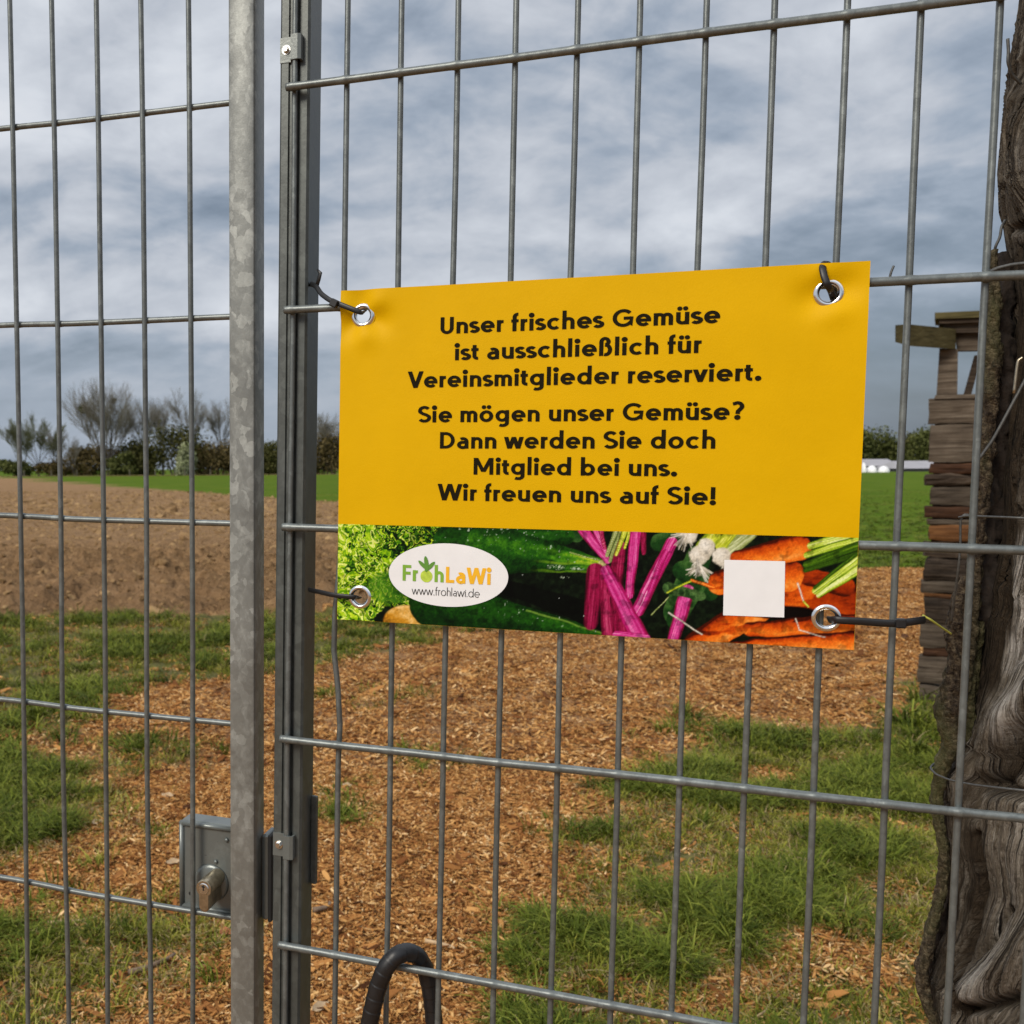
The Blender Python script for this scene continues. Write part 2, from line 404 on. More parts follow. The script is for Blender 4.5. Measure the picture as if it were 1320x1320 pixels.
def ground_material():
    m, t, b = material('woodchip_and_turf')
    P = t.n('ShaderNodeNewGeometry').outputs['Position']
    at_ = t.n('ShaderNodeAttribute', attribute_name='grass').outputs['Fac']
    n_f = t.noise(P, 26, 5, 0.65); n_l = t.noise(P, 1.3, 4, 0.6); n_m = t.noise(P, 7, 4, 0.6)
    vo = t.n('ShaderNodeTexVoronoi'); vo.inputs['Scale'].default_value = 62; vo.inputs['Randomness'].default_value = 1
    dd = t.n('ShaderNodeVectorMath', operation='ADD'); t.l(P, dd.inputs[0])
    sc = t.n('ShaderNodeVectorMath', operation='SCALE'); t.l(t.noise(P, 30, 2, .5, 0, 1), sc.inputs[0]); sc.inputs['Scale'].default_value = 0.03
    t.l(sc.outputs[0], dd.inputs[1]); t.l(dd.outputs[0], vo.inputs['Vector'])
    vs = t.n('ShaderNodeSeparateColor'); t.l(vo.outputs['Color'], vs.inputs[0])
    chip = t.ramp(vs.outputs[0], [(0.0, (0.055, 0.021, 0.007, 1)), (0.35, (0.17, 0.068, 0.020, 1)), (0.7, (0.36, 0.17, 0.052, 1)), (1.0, (0.60, 0.36, 0.14, 1))])
    chip = t.mix(t.ramp(n_m, [(0.35, (0.0,) * 3 + (1,)), (0.7, (0.45,) * 3 + (1,))]), chip, (0.075, 0.038, 0.018, 1))
    chip = t.mix(t.ramp(n_l, [(0.4, (0.0,) * 3 + (1,)), (0.7, (0.35,) * 3 + (1,))]), chip, (0.34, 0.20, 0.10, 1))
    turf = t.ramp(n_f, [(0.3, (0.034, 0.034, 0.009, 1)), (0.5, (0.080, 0.080, 0.018, 1)), (0.72, (0.19, 0.15, 0.055, 1))])
    k = t.math('ADD', at_, t.math('MULTIPLY', t.math('SUBTRACT', n_f, 0.5), 0.7))
    fac = t.ramp(k, [(0.42, (0,) * 3 + (1,)), (0.58, (1,) * 3 + (1,))])
    t.l(t.mix(fac, chip, turf), b.inputs['Base Color'])
    b.inputs['Roughness'].default_value = 0.85; b.inputs['Specular IOR Level'].default_value = 0.2
    hgt = t.math('ADD', t.math('MULTIPLY', vs.outputs[1], 0.5), n_f)
    bump(t, b, hgt, 0.9, 0.012)
    return m
def soil_material():
    m, t, b = material('ploughed_soil')
    P = t.n('ShaderNodeNewGeometry').outputs['Position']
    n1_, n2_, n3_ = t.noise(P, 2.0, 6, 0.68, .3), t.noise(P, 14, 5, 0.7), t.noise(P, 0.35, 3, .5)
    c = t.ramp(n2_, [(0.32, (0.095, 0.056, 0.024, 1)), (0.5, (0.28, 0.165, 0.078, 1)), (0.70, (0.56, 0.35, 0.18, 1))])
    c2 = t.ramp(n1_, [(0.35, (0.14, 0.084, 0.038, 1)), (0.6, (0.37, 0.222, 0.108, 1)), (0.75, (0.54, 0.345, 0.18, 1))])
    c = t.mix(0.5, c, c2)
    c = t.mix(t.ramp(n3_, [(0.4, (0,) * 3 + (1,)), (0.65, (0.4,) * 3 + (1,))]), c, (0.29, 0.18, 0.10, 1))
    t.l(c, b.inputs['Base Color'])
    b.inputs['Roughness'].default_value = 0.95; b.inputs['Specular IOR Level'].default_value = 0.1
    n4_ = t.noise(P, 45, 4, .7)
    bump(t, b, t.math('ADD', t.math('ADD', n2_, t.math('MULTIPLY', n1_, 2.0)), t.math('MULTIPLY', n4_, .5)), 1.0, 0.075)
    return m
def crop_material():
    m, t, b = material('green_crop')
    P = t.n('ShaderNodeNewGeometry').outputs['Position']
    n1_, n2_ = t.noise(P, 0.35, 5, 0.6), t.noise(P, 9, 4, 0.7)
    n3_ = t.noise(t.mapping(P, (1, .12, 1), (0, 0, math.radians(20))), 0.25, 3, .5)
    c = t.ramp(n2_, [(0.3, (0.040, 0.080, 0.004, 1)), (0.55, (0.072, 0.125, 0.006, 1)), (0.75, (0.125, 0.185, 0.014, 1))])
    c = t.mix(t.ramp(n1_, [(0.42, (0,) * 3 + (1,)), (0.66, (0.55,) * 3 + (1,))]), c, (0.135, 0.16, 0.020, 1))
    c = t.mix(t.ramp(n3_, [(0.45, (0,) * 3 + (1,)), (0.65, (0.4,) * 3 + (1,))]), c, (0.055, 0.10, 0.006, 1))
    t.l(c, b.inputs['Base Color']); b.inputs['Roughness'].default_value = 0.9; b.inputs['Specular IOR Level'].default_value = 0.03
    bump(t, b, n2_, 0.7, 0.05)
    return m
for nm, ci, mt in (('ground', 0, ground_material()), ('ploughed_field', 1, soil_material()), ('green_field', 2, crop_material())):
    q = quads[cat_ == ci]; used, inv = np.unique(q, return_inverse=True)
    me = mesh(nm, V[used], inv.reshape(-1, 4), True); me.materials.append(mt)
    a = me.attributes.new('grass', 'FLOAT', 'POINT'); a.data.foreach_set('value', gG.ravel()[used].astype(np.float32))
    o = bpy.data.objects.new(nm, me); scene.collection.objects.link(o); prop(o, kind='structure')

# ------------------------------------------------------------------ scattered stuff: chips, grass, clods
def leafmat(name, stops, rough=0.6, trans=0.0):
    m, t, b = material(name)
    oi = t.n('ShaderNodeObjectInfo').outputs['Random']; at_ = t.n('ShaderNodeAttribute', attribute_name='tint').outputs['Fac']
    k = t.math('ADD', t.math('MULTIPLY', oi, 0.45), t.math('MULTIPLY', at_, 0.55))
    t.l(t.ramp(k, stops), b.inputs['Base Color']); b.inputs['Roughness'].default_value = rough
    b.inputs['Specular IOR Level'].default_value = 0.08
    return m
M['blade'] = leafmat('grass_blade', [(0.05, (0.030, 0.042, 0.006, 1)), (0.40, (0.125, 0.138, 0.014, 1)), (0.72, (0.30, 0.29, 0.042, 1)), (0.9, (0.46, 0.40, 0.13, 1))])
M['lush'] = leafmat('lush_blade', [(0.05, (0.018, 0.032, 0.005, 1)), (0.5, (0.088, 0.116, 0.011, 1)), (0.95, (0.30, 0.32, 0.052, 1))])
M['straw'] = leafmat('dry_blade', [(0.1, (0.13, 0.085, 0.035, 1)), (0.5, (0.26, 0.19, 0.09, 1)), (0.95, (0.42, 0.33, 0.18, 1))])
M['chip'] = leafmat('wood_chip', [(0.10, (0.050, 0.018, 0.006, 1)), (0.30, (0.19, 0.070, 0.020, 1)), (0.52, (0.40, 0.185, 0.055, 1)), (0.76, (0.60, 0.34, 0.12, 1)), (0.95, (0.85, 0.62, 0.34, 1))], 0.75)
def tcoll(name, objs):
    c = bpy.data.collections.new(name)
    for o in objs: c.objects.link(o)
    return c
def tmesh(name, v, f, tint, mat):
    me = mesh(name, v, f); a = me.attributes.new('tint', 'FLOAT', 'POINT'); a.data.foreach_set('value', np.array(tint, np.float32))
    me.materials.append(mat); return bpy.data.objects.new(name, me)
def tuft(name, mat, n, hmin, hmax, spread, wid, lean):
    v, f, ti = [], [], []
    for _ in range(n):
        a = random.random() * 6.283; r = spread * math.sqrt(random.random()); x, y = r * math.cos(a), r * math.sin(a)
        da = a + random.uniform(-1.2, 1.2); H = random.uniform(hmin, hmax); L = H * random.uniform(.2, 1) * lean
        wv = wid * random.uniform(.6, 1.2); px_, py_ = -math.sin(da + random.uniform(-.9, .9)) * wv, math.cos(da) * wv
        tt = random.random(); b0 = len(v)
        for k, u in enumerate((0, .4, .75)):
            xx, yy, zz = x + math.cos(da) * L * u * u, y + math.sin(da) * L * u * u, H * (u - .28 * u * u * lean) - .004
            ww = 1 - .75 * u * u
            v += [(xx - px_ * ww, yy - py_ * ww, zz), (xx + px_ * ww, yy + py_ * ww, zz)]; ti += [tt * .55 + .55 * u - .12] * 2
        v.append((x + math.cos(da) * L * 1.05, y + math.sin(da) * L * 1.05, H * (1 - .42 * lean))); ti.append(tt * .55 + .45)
        f += [(b0, b0 + 1, b0 + 3, b0 + 2), (b0 + 2, b0 + 3, b0 + 5, b0 + 4), (b0 + 4, b0 + 5, b0 + 6)]
    return tmesh(name, v, f, ti, mat)
def chipcluster(name, n, spread, lmin, lmax):
    v, f, ti = [], [], []
    for _ in range(n):
        L = random.uniform(lmin, lmax) * (.6 if random.random() < .5 else 1); W = L * random.uniform(.14, .42); T = random.uniform(.0008, .003)
        a = random.random() * 6.283; r = spread * math.sqrt(random.random())
        R = Matrix.Rotation(random.random() * 6.283, 3, 'Z') @ Matrix.Rotation(random.gauss(0, .35), 3, 'Y') @ Matrix.Rotation(random.gauss(0, .5), 3, 'X')
        o = Vector((r * math.cos(a), r * math.sin(a), random.uniform(.001, .010))); tt = random.random(); b0 = len(v)
        bend = random.uniform(-.15, .15) * L
        for (x, y) in ((-.5, -.3), (-.5 + random.uniform(-.1, .1), .3), (0, .5), (.5, random.uniform(.05, .3)), (.5 + random.uniform(-.1, .15), -.25), (0, -.5)):
            for s in (0, 1):
                v.append(o + R @ Vector((x * L, y * W, T * s + bend * (x * x)))); ti.append(tt)
        g = lambda i, s: b0 + 2 * i + s
        f.append(tuple(g(i, 1) for i in range(5, -1, -1))); f += [(g(i, 0), g((i + 1) % 6, 0), g((i + 1) % 6, 1), g(i, 1)) for i in range(6)]
    return tmesh(name, v, f, ti, M['chip'])
def scatter(name, coll, pts, rot, scl, ids, label, cat):
    me = bpy.data.meshes.new(name); me.vertices.add(len(pts)); me.vertices.foreach_set('co', np.asarray(pts, np.float32).ravel())
    a = me.attributes.new('rot', 'FLOAT_VECTOR', 'POINT'); a.data.foreach_set('vector', np.asarray(rot, np.float32).ravel())
    a = me.attributes.new('scl', 'FLOAT_VECTOR', 'POINT'); a.data.foreach_set('vector', np.asarray(scl, np.float32).ravel())
    a = me.attributes.new('pick', 'INT', 'POINT'); a.data.foreach_set('value', np.asarray(ids, np.int32))
    ng = bpy.data.node_groups.new(name, 'GeometryNodeTree')
    ng.interface.new_socket('Geometry', in_out='INPUT', socket_type='NodeSocketGeometry'); ng.interface.new_socket('Geometry', in_out='OUTPUT', socket_type='NodeSocketGeometry')
    N = ng.nodes.new; gi, go = N('NodeGroupInput'), N('NodeGroupOutput')
    mp, ip, ci = N('GeometryNodeMeshToPoints'), N('GeometryNodeInstanceOnPoints'), N('GeometryNodeCollectionInfo')
    ci.inputs['Collection'].default_value = coll; ci.inputs['Separate Children'].default_value = True; ci.inputs['Reset Children'].default_value = True
    ip.inputs['Pick Instance'].default_value = True
    def attr(nm, typ): n_ = N('GeometryNodeInputNamedAttribute'); n_.data_type = typ; n_.inputs['Name'].default_value = nm; return n_.outputs['Attribute']
    L = ng.links.new
    L(gi.outputs[0], mp.inputs['Mesh']); L(mp.outputs[0], ip.inputs['Points']); L(ci.outputs[0], ip.inputs['Instance'])
    L(attr('pick', 'INT'), ip.inputs['Instance Index']); L(attr('scl', 'FLOAT_VECTOR'), ip.inputs['Scale'])
    er = N('FunctionNodeEulerToRotation'); L(attr('rot', 'FLOAT_VECTOR'), er.inputs[0]); L(er.outputs[0], ip.inputs['Rotation'])
    L(ip.outputs[0], go.inputs[0])
    o = bpy.data.objects.new(name, me); scene.collection.objects.link(o)
    md = o.modifiers.new('scatter', 'NODES'); md.node_group = ng
    return prop(o, label, cat, kind='stuff')
def sample(n, d0, d1, xpad=0.25, p=1.0):
    """random ground points in a wedge in front of the camera, a little wider than the frame"""
    u = rng.random(n); D = (d0 ** p + u * (d1 ** p - d0 ** p)) ** (1 / p)
    lat = rng.uniform(-0.31 - xpad, 0.70 + xpad, n) * D
    return rgt[0] * lat + fwd[0] * D, rgt[1] * lat + fwd[1] * D, D
def rots(n, tilt=0.12): return np.stack([rng.normal(0, tilt, n), rng.normal(0, tilt, n), rng.uniform(0, 6.283, n)], 1)

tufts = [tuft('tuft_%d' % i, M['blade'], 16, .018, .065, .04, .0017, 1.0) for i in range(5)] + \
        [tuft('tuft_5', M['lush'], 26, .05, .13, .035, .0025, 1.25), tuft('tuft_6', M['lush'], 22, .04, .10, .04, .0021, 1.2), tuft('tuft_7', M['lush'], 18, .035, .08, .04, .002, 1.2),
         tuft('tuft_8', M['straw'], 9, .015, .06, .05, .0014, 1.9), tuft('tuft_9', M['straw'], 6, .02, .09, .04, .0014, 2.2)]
tc_g = tcoll('grass_tufts', tufts)
chips = [chipcluster('chips_%d' % i, 22, .06, .006, .034) for i in range(5)] + [chipcluster('chips_%d' % (5 + i), 3, .05, .04, .085) for i in range(2)]
tc_c = tcoll('chip_clusters', chips)
def place(n, d0, d1, kind, p=1.0):
    x, y, D = sample(n, d0, d1, p=p); z, g, c, pl = ground_z(x, y)
    return x, y, z, D, g, c, pl
# grass
P_, R_, S_, I_ = [], [], [], []
for n, d0, d1, base in ((64000, 2.2, 5.2, 1.0), (56000, 5.2, 11.5, 1.25)):
    x, y, z, D, g, c, pl = place(n, d0, d1, 'g', 1.7)
    clump = fbm(x * 3.1, y * 3.1, 3, 71)
    fine = fbm(x * 9, y * 9, 2, 77)
    keep = (rng.random(n) < g * (0.22 + 1.0 * smst(.36, .62, clump)) * (.35 + 1.1 * smst(.32, .55, fine))) & (pl < .4) & (c < .6)
    x, y, z, D, g, clump = (q[keep] for q in (x, y, z, D, g, clump)); m_ = len(x)
    r = rng.random(m_)
    lush = smst(.50, .64, clump + (g > 1.2) * .25)
    pick = np.where(r < .72 * lush, rng.integers(5, 8, m_), np.where(r > .86 - .20 * (1 - lush), rng.integers(8, 10, m_), rng.integers(0, 5, m_)))
    s = base * rng.uniform(.7, 1.35, m_) * (1 + .45 * (g > 1.2))
    P_.append(np.stack([x, y, z], 1)); R_.append(rots(m_, .15)); S_.append(np.stack([s, s, s * rng.uniform(.7, 1.15, m_)], 1)); I_.append(pick)
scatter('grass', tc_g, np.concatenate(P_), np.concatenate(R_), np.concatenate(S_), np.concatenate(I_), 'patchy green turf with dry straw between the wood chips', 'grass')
# the rough edge of the crop beyond the chips
x, y, z, D, g, c, pl = place(26000, 13.8, 60, 'c', .6)
keep = (c > .3) & (pl < .5) ; x, y, z = x[keep], y[keep], z[keep]; m_ = len(x)
s = rng.uniform(1.0, 2.0, m_) * np.clip(1.25 - D[keep] / 60, .5, 1)
scatter('crop_blades', tc_g, np.stack([x, y, z], 1), rots(m_), np.stack([s * 1.2, s * 1.2, s * .7], 1), rng.integers(5, 8, m_), 'young green crop blades covering the field beyond the chips', 'crop')
# chips
P_, R_, S_, I_ = [], [], [], []
for n, d0, d1, base in ((30000, 2.2, 5.0, 1.0), (26000, 5.0, 14.8, 1.5)):
    x, y, z, D, g, c, pl = place(n, d0, d1, 'h', 1.6)
    keep = (rng.random(n) > g * .86) & (pl < .25) & (c < .6)
    x, y, z, D, g = (q[keep] for q in (x, y, z, D, g)); m_ = len(x)
    s = base * rng.uniform(.6, 1.3, m_)
    P_.append(np.stack([x, y, z + .001], 1)); R_.append(rots(m_, .10)); S_.append(np.stack([s, s, s * 1.0], 1))
    I_.append(np.where(rng.random(m_) < .04, rng.integers(5, 7, m_), rng.integers(0, 5, m_)))
scatter('wood_chips', tc_c, np.concatenate(P_), np.concatenate(R_), np.concatenate(S_), np.concatenate(I_), 'reddish tan wood chips spread over the path', 'wood chips')
# soil clods
def clod(name, seed):
    r_ = random.Random(seed); me = MB(); v, f = [], []
    n_, m2 = 7, 5
    for i in range(m2 + 1):
        th = math.pi * i / m2
        for k in range(n_):
            a = 2 * math.pi * k / n_; q = .5 * r_.uniform(.65, 1.15)
            v.append((q * math.sin(th) * math.cos(a), q * math.sin(th) * math.sin(a), q * .7 * math.cos(th) + .1))
    f = [(i * n_ + k, (i + 1) * n_ + k, (i + 1) * n_ + (k + 1) % n_, i * n_ + (k + 1) % n_) for i in range(m2) for k in range(n_)]
    return tmesh(name, v, f, [r_.random()] * len(v), M['clod'])
M['clod'] = leafmat('soil_clod', [(0.1, (0.13, 0.078, 0.035, 1)), (0.5, (0.25, 0.157, 0.075, 1)), (0.9, (0.36, 0.235, 0.115, 1))], 0.95)
tc_s = tcoll('clods', [clod('clod_%d' % i, i) for i in range(5)])
x, y, z, D, g, c, pl = place(90000, 9.6, 70, 's', .35)
keep = (pl > .5); x, y, z, D = x[keep], y[keep], z[keep], D[keep]; m_ = len(x)
s = 0.024 * np.exp(rng.normal(0, .7, m_)) * np.clip(D / 14, 1, 2.6)
scatter('soil_clods', tc_s, np.stack([x, y, z - s * .25], 1), rots(m_, .5), np.stack([s * 1.2, s, s], 1), rng.integers(0, 5, m_), 'brown clods of freshly turned soil on the ploughed plot', 'soil')

exec_parts = []
# ------------------------------------------------------------------ mesh panel fence, right of the gate
HR, VR = 0.0036, 0.0026
fence = empty('fence_panel', FENCE, (0.0, 0.0, GZ), 'galvanised mesh fence panel on a square post, carrying the yellow board', 'fence')
def up(p): return (p[0], p[1], p[2] - GZ)
vm_ = MB().tube([(0, 0, 0), (0, 0, 2.07)], VR, 8).build('vertical_wire', M['wire'], fence, True)
def weld_r(ps, r, k=.00055):
    return [r + k * math.exp(-((((p[0] + .025) % .05) - .025) / .0028) ** 2) for p in ps]
def wobble_tube(x0, x1, r, seed, amp=.0006, n=40, ax=0):
    ps = []
    for i in range(n + 1):
        u = i / n; a = float(fbm(np.array([u * 7.]), np.array([seed * 3.1]), 2, seed)[0] - .5) * amp * 2
        ps.append((x0 + (x1 - x0) * u, a, a) if ax == 0 else (a, a * .7, x0 + (x1 - x0) * u))
    return ps
bpy.data.objects.remove(vm_)
v_meshes = []
for s_ in range(4):
    mb = MB().tube(wobble_tube(0, 2.075, VR, s_ + 3, .0012, 30, 2), VR, 8); me = mesh('vertical_wire', mb.v, mb.f, True); me.materials.append(M['wire']); v_meshes.append(me)
for k in range(-1, 22):
    me = v_meshes[k % 4]
    if k == 0:                                      # the first wire is kinked between two rods
        pts = []
        for i in range(60):
            z = 2.075 * i / 59; zf = z + GZ + .03
            dx = -.006 * math.exp(-((zf + .50) / .05) ** 2) + .002 * math.exp(-((zf + .57) / .03) ** 2)
            pts.append((dx, 0, z))
        mb = MB().tube(pts, VR, 8); me = mesh('vertical_wire', mb.v, mb.f, True); me.materials.append(M['wire'])
    link('vertical_wire', me, fence, loc=(0.05 * k, HR + VR - .0006, 0.03))
h_meshes = []
for s_ in range(3):
    ps_ = wobble_tube(-0.056, 1.06, HR, s_ + 13, .0010, 560); mb = MB().tube(ps_, weld_r(ps_, HR), 10); me = mesh('horizontal_wire', mb.v, mb.f, True); me.materials.append(M['wire']); h_meshes.append(me)
for r in range(-1, 9):
    link('horizontal_wire', h_meshes[r % 3], fence, loc=(0, 0, -0.2 * r - GZ))
# posts: the one by the gate, and the next one out of frame
def post_prof(x0, x1, y0, y1):
    # front face with two shallow grooves either side of a flat bead
    w_ = x1 - x0
    return [(x0 + .002, y0), (x0 + .30 * w_, y0), (x0 + .33 * w_, y0 + .002), (x0 + .40 * w_, y0 + .002), (x0 + .42 * w_, y0 - .0005), (x0 + .58 * w_, y0 - .0005), (x0 + .60 * w_, y0 + .003),
            (x0 + .66 * w_, y0 + .003), (x0 + .69 * w_, y0 + .0006), (x1 - .002, y0 + .0006), (x1, y0 + .003), (x1, y1), (x0, y1), (x0, y0 + .002)]
pl_, pr_ = FENCE.px(356, 600, .0085), FENCE.px(393, 600, .0085)
def extr(prof, z0, z1):
    n_ = len(prof); v = [(x, y, z) for z in (z0, z1) for x, y in prof]
    return v, [tuple(range(n_ - 1, -1, -1)), tuple(range(n_, 2 * n_))] + [(i, (i + 1) % n_, n_ + (i + 1) % n_, n_ + i) for i in range(n_)]
pw = pr_[0] - pl_[0]
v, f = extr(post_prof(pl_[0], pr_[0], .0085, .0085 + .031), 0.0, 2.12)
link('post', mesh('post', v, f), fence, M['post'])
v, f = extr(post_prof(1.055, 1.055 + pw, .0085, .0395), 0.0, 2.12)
link('post', mesh('post', v, f), fence, M['post'])
MB().box((pl_[0] - .001, .0075, 2.121), (pr_[0] + .001, .0405, 2.128), .002).build('post_cap', M['black'], fence)
# clamps screwed on the post: small folded plate with a hexagonal bolt
def clamp(pxc, pyc, sc=1.0):
    c = FENCE.px(pxc, pyc, .006); x0, x1 = pl_[0] + .0005, pl_[0] + pw * .79
    mb = MB(); zc = c[2] - GZ; xm = pl_[0] + pw * .42; H = .0112
    prof = [(x0, .0078), (xm - .001, .0078), (xm + .001, .0022), (x1 - .003, .0016), (x1, .0030), (x1, .0085), (x1 - .002, .0085), (x1 - .002, .0045), (xm + .003, .0040), (xm + .001, .0095), (x0, .0095)]
    v_, f_ = extr(prof, zc - H, zc + H); mb.add(v_, f_)
    o = mb.build('clamp', M['lock'], fence)
    cb = (x0 + .0062, .0078, zc); b = MB()
    b.lathe([(0.0001, -.0006), (.0042, -.0006), (.0042, 0)], cb, 'y', 20)
    bo = b.build('bolt', M['chrome2'], o)
    hx = [(math.cos(math.pi / 3 * k) * .0031, math.sin(math.pi / 3 * k) * .0031) for k in range(6)]
    v_ = [(cb[0] + a, cb[1] - y_, cb[2] + c_) for y_, sc_ in ((.0006, 1), (.0028, 1), (.0034, .8)) for a, c_ in [(q[0] * sc_, q[1] * sc_) for q in hx]]
    f_ = [(i * 6 + k, i * 6 + (k + 1) % 6, (i + 1) * 6 + (k + 1) % 6, (i + 1) * 6 + k) for i in range(2) for k in range(6)] + [tuple(range(12, 18))]
    MB().add(v_, f_).build('bolt_head', M['chrome2'], o)
M['chrome2'] = plain('bolt_steel', (0.62, 0.62, 0.60), 0.25, 1.0, 0.1, 300)
clamp(372, 63); clamp(370, 1091)
sp0, sp1 = FENCE.px(403, 1028, .03), FENCE.px(409, 1143, .03)
MB().box((pr_[0] + .0002, .034, sp1[2] - GZ), (FENCE.px(409, 1080, .036)[0], .038, sp0[2] - GZ), .0008).build('strike_plate', M['post'], fence)

# ------------------------------------------------------------------ garden gate, left
gbase = GZ
gate = empty('garden_gate', GATE, (0, 0, gbase), 'galvanised mesh garden gate with a square tube frame and lock case', 'gate')
GW = -1.12
mb = MB().tube(wobble_tube(0, 2.0, VR, 31, .0014, 30, 2), VR, 8); gv = mesh('vertical_wire', mb.v, mb.f, True); gv.materials.append(M['wire'])
mb = MB().tube(wobble_tube(0, 2.0, VR, 37, .0014, 30, 2), VR, 8); gv2 = mesh('vertical_wire', mb.v, mb.f, True); gv2.materials.append(M['wire'])
for k in range(-17, 5):
    # wires bow a little sideways as those of the photo do
    link('vertical_wire', gv if k % 2 else gv2, gate, loc=(0.05 * k, -HR * .82 - VR + .0008, 0.055))
ps_ = wobble_tube(GW + .26, .262, .003, 41, .0012, 560); mb = MB().tube(ps_, weld_r(ps_, .0030), 10); gh = mesh('horizontal_wire', mb.v, mb.f, True); gh.materials.append(M['wire'])
for r in range(-1, 9):
    link('horizontal_wire', gh, gate, loc=(0, 0, -0.2 * r - gbase))
a_, b_ = GATE.px(294.5, 560, -.012), GATE.px(327.5, 560, -.012)
def tubebox(x0, x1, y0, y1, z0, z1, bev=.003): return MB().box((x0, y0, z0), (x1, y1, z1), bev)
ST0, ST1 = a_[0], b_[0]
smooth_by_angle(tubebox(ST0, ST1, -.012, .016, .045, 2.08).build('frame_stile', M['stile'], gate), 30)
smooth_by_angle(tubebox(GW + .235, GW + .262, -.012, .016, .045, 2.08).build('frame_stile', M['stile'], gate), 30)
for z in (.05, 2.05):
    MB().box((GW + .2625, -.0115, z), (ST0 - .0005, .0155, z + .0285)).build('frame_rail', M['stile'], gate)
# lock case with folded rims, rivets, oval holes, euro cylinder
L0, L1 = GATE.px(230, 1057, .004), GATE.px(297, 1180, .004)
lx0, lz1 = L0[0], L0[2] - gbase; lz0 = GATE.px(230, 1170, .004)[2] - gbase; lx1 = GATE.px(353, 1100, .010)[0]
lb = MB(); yf = .0045
lb.box((lx0, yf + .001, lz0), (ST0 - .0005, .030, lz1), .003)
lb.box((ST1 + .0005, .0055, lz0 + .001), (lx1 - .0042, .030, lz1 - .004), .002)
lock = lb.build('lock_case', M['lock'], gate); smooth_by_angle(lock, 35)
MB().box((lx1 - .004, .0030, lz0 + .001), (lx1, .032, lz1 - .003), .0008).build('latch_plate', M['dark'], lock)
rim = MB()
for (p, q) in (((lx0 + .0015, lz1 - .003), (ST0 - .001, lz1 - .003)), ((lx0 + .0015, lz0 + .003), (ST0 - .001, lz0 + .003)), ((lx0 + .003, lz0 + .002), (lx0 + .003, lz1 - .002))):
    rim.tube([(p[0], yf + .001, p[1]), (q[0], yf + .001, q[1])], .0028, 12)
rim.build('rim', M['lock'], lock, True)
def gp2(x, y, d): p = GATE.px(x, y, d); return (p[0], p[1], p[2] - gbase)
for (x, y) in ((292, 1083), (278, 1111)):
    c = gp2(x, y, yf); MB().lathe([(.0001, -.0016), (.0016, -.0012), (.0024, 0)], c, 'y', 16).build('rivet', M['lock'], lock, True)
for (x, y) in ((247, 1082), (245, 1152)):
    c = gp2(x, y, yf); MB().lathe([(.0001, .0004), (.0019, .0004), (.0019, .0006)], (c[0], c[1] + .0001, c[2]), 'y', 14).build('screw_hole', M['dark'], lock)
# raised boss round the cylinder
cc = gp2(272, 1138, yf)
MB().lathe([(.0001, -.0022), (.0155, -.0020), (.0185, -.0004), (.0195, .001)], cc, 'y', 36).build('boss', M['lock'], lock, True)
# euro profile: round plug over a slimmer web
def euro(r, wv, drop, n=22):
    pts = []; a0 = math.asin(wv / r)
    for i in range(n + 1):
        a = -math.pi / 2 + a0 + (2 * math.pi - 2 * a0) * i / n; pts.append((r * math.cos(a), r * math.sin(a)))
    for i in range(9):
        a = math.pi + math.pi * i / 8; pts.append((wv * math.cos(a), -drop + wv * math.sin(a)))
    return pts
pr = euro(.0086, .0054, .0185)
yb, yfr = yf, -.028
cf = gp2(262.5, 1146, yfr)
v, f = [], []
n_ = len(pr)
for y_, k in ((yb, 1), (yfr + .001, 1), (yfr, .92)):
    v += [(cf[0] + a * k, y_, cf[2] + b * k) for a, b in pr]
f = [(i * n_ + k, (i + 1) * n_ + k, (i + 1) * n_ + (k + 1) % n_, i * n_ + (k + 1) % n_) for i in range(2) for k in range(n_)] + [tuple(range(2 * n_, 3 * n_))]
cyl = MB().add(v, f).build('lock_cylinder', M['nickel'], lock); smooth_by_angle(cyl, 35)
MB().lathe([(.0001, -.0007), (.0052, -.0007), (.0058, 0)], (cf[0], yfr, cf[2]), 'y', 24).build('key_plug', M['chrome2'], cyl)
MB().box((cf[0] - .0006, yfr - .0010, cf[2] - .0015), (cf[0] + .0006, yfr - .0006, cf[2] + .0042)).box((cf[0] - .0018, yfr - .0010, cf[2] + .0018), (cf[0] + .0018, yfr - .00061, cf[2] + .0030)).build('keyhole', M['dark'], cyl)

# ------------------------------------------------------------------ the board
def yellow_mat():
    m, t, b = material('yellow_board')
    P = t.n('ShaderNodeTexCoord').outputs['Object']
    n = t.noise(P, 14, 4, .6); n2_ = t.noise(P, 900, 2, .6)
    t.l(t.ramp(n, [(0.3, (0.66, 0.380, 0.0, 1)), (0.7, (0.71, 0.410, 0.0, 1))]), b.inputs['Base Color'])
    b.inputs['Roughness'].default_value = 0.5; b.inputs['Specular IOR Level'].default_value = 0.08
    bump(t, b, t.math('ADD', t.math('MULTIPLY', n, 3.0), t.math('MULTIPLY', n2_, .6)), .35, .0006); return m
M['yellow'] = yellow_mat()
M['ink'] = plain('printed_ink', (0.012, 0.009, 0.003), .6, 0, .1, 50, 0); M['ink'].node_tree.nodes['Principled BSDF'].inputs['Specular IOR Level'].default_value = .06
M['white'] = plain('white_print', (0.80, 0.80, 0.81), .45, 0, .03, 50, 0)
M['lgreen'] = plain('green_print', (0.20, 0.40, 0.03), .45, 0, .1, 50, 0)
M['lgreen2'] = plain('light_green_print', (0.50, 0.66, 0.06), .45, 0, .25, 150, 0)
M['dgreen'] = plain('dark_green_print', (0.10, 0.26, 0.03), .45, 0, .15, 50, 0)
M['lorange'] = plain('orange_print', (0.86, 0.46, 0.01), .45, 0, .05, 50, 0)
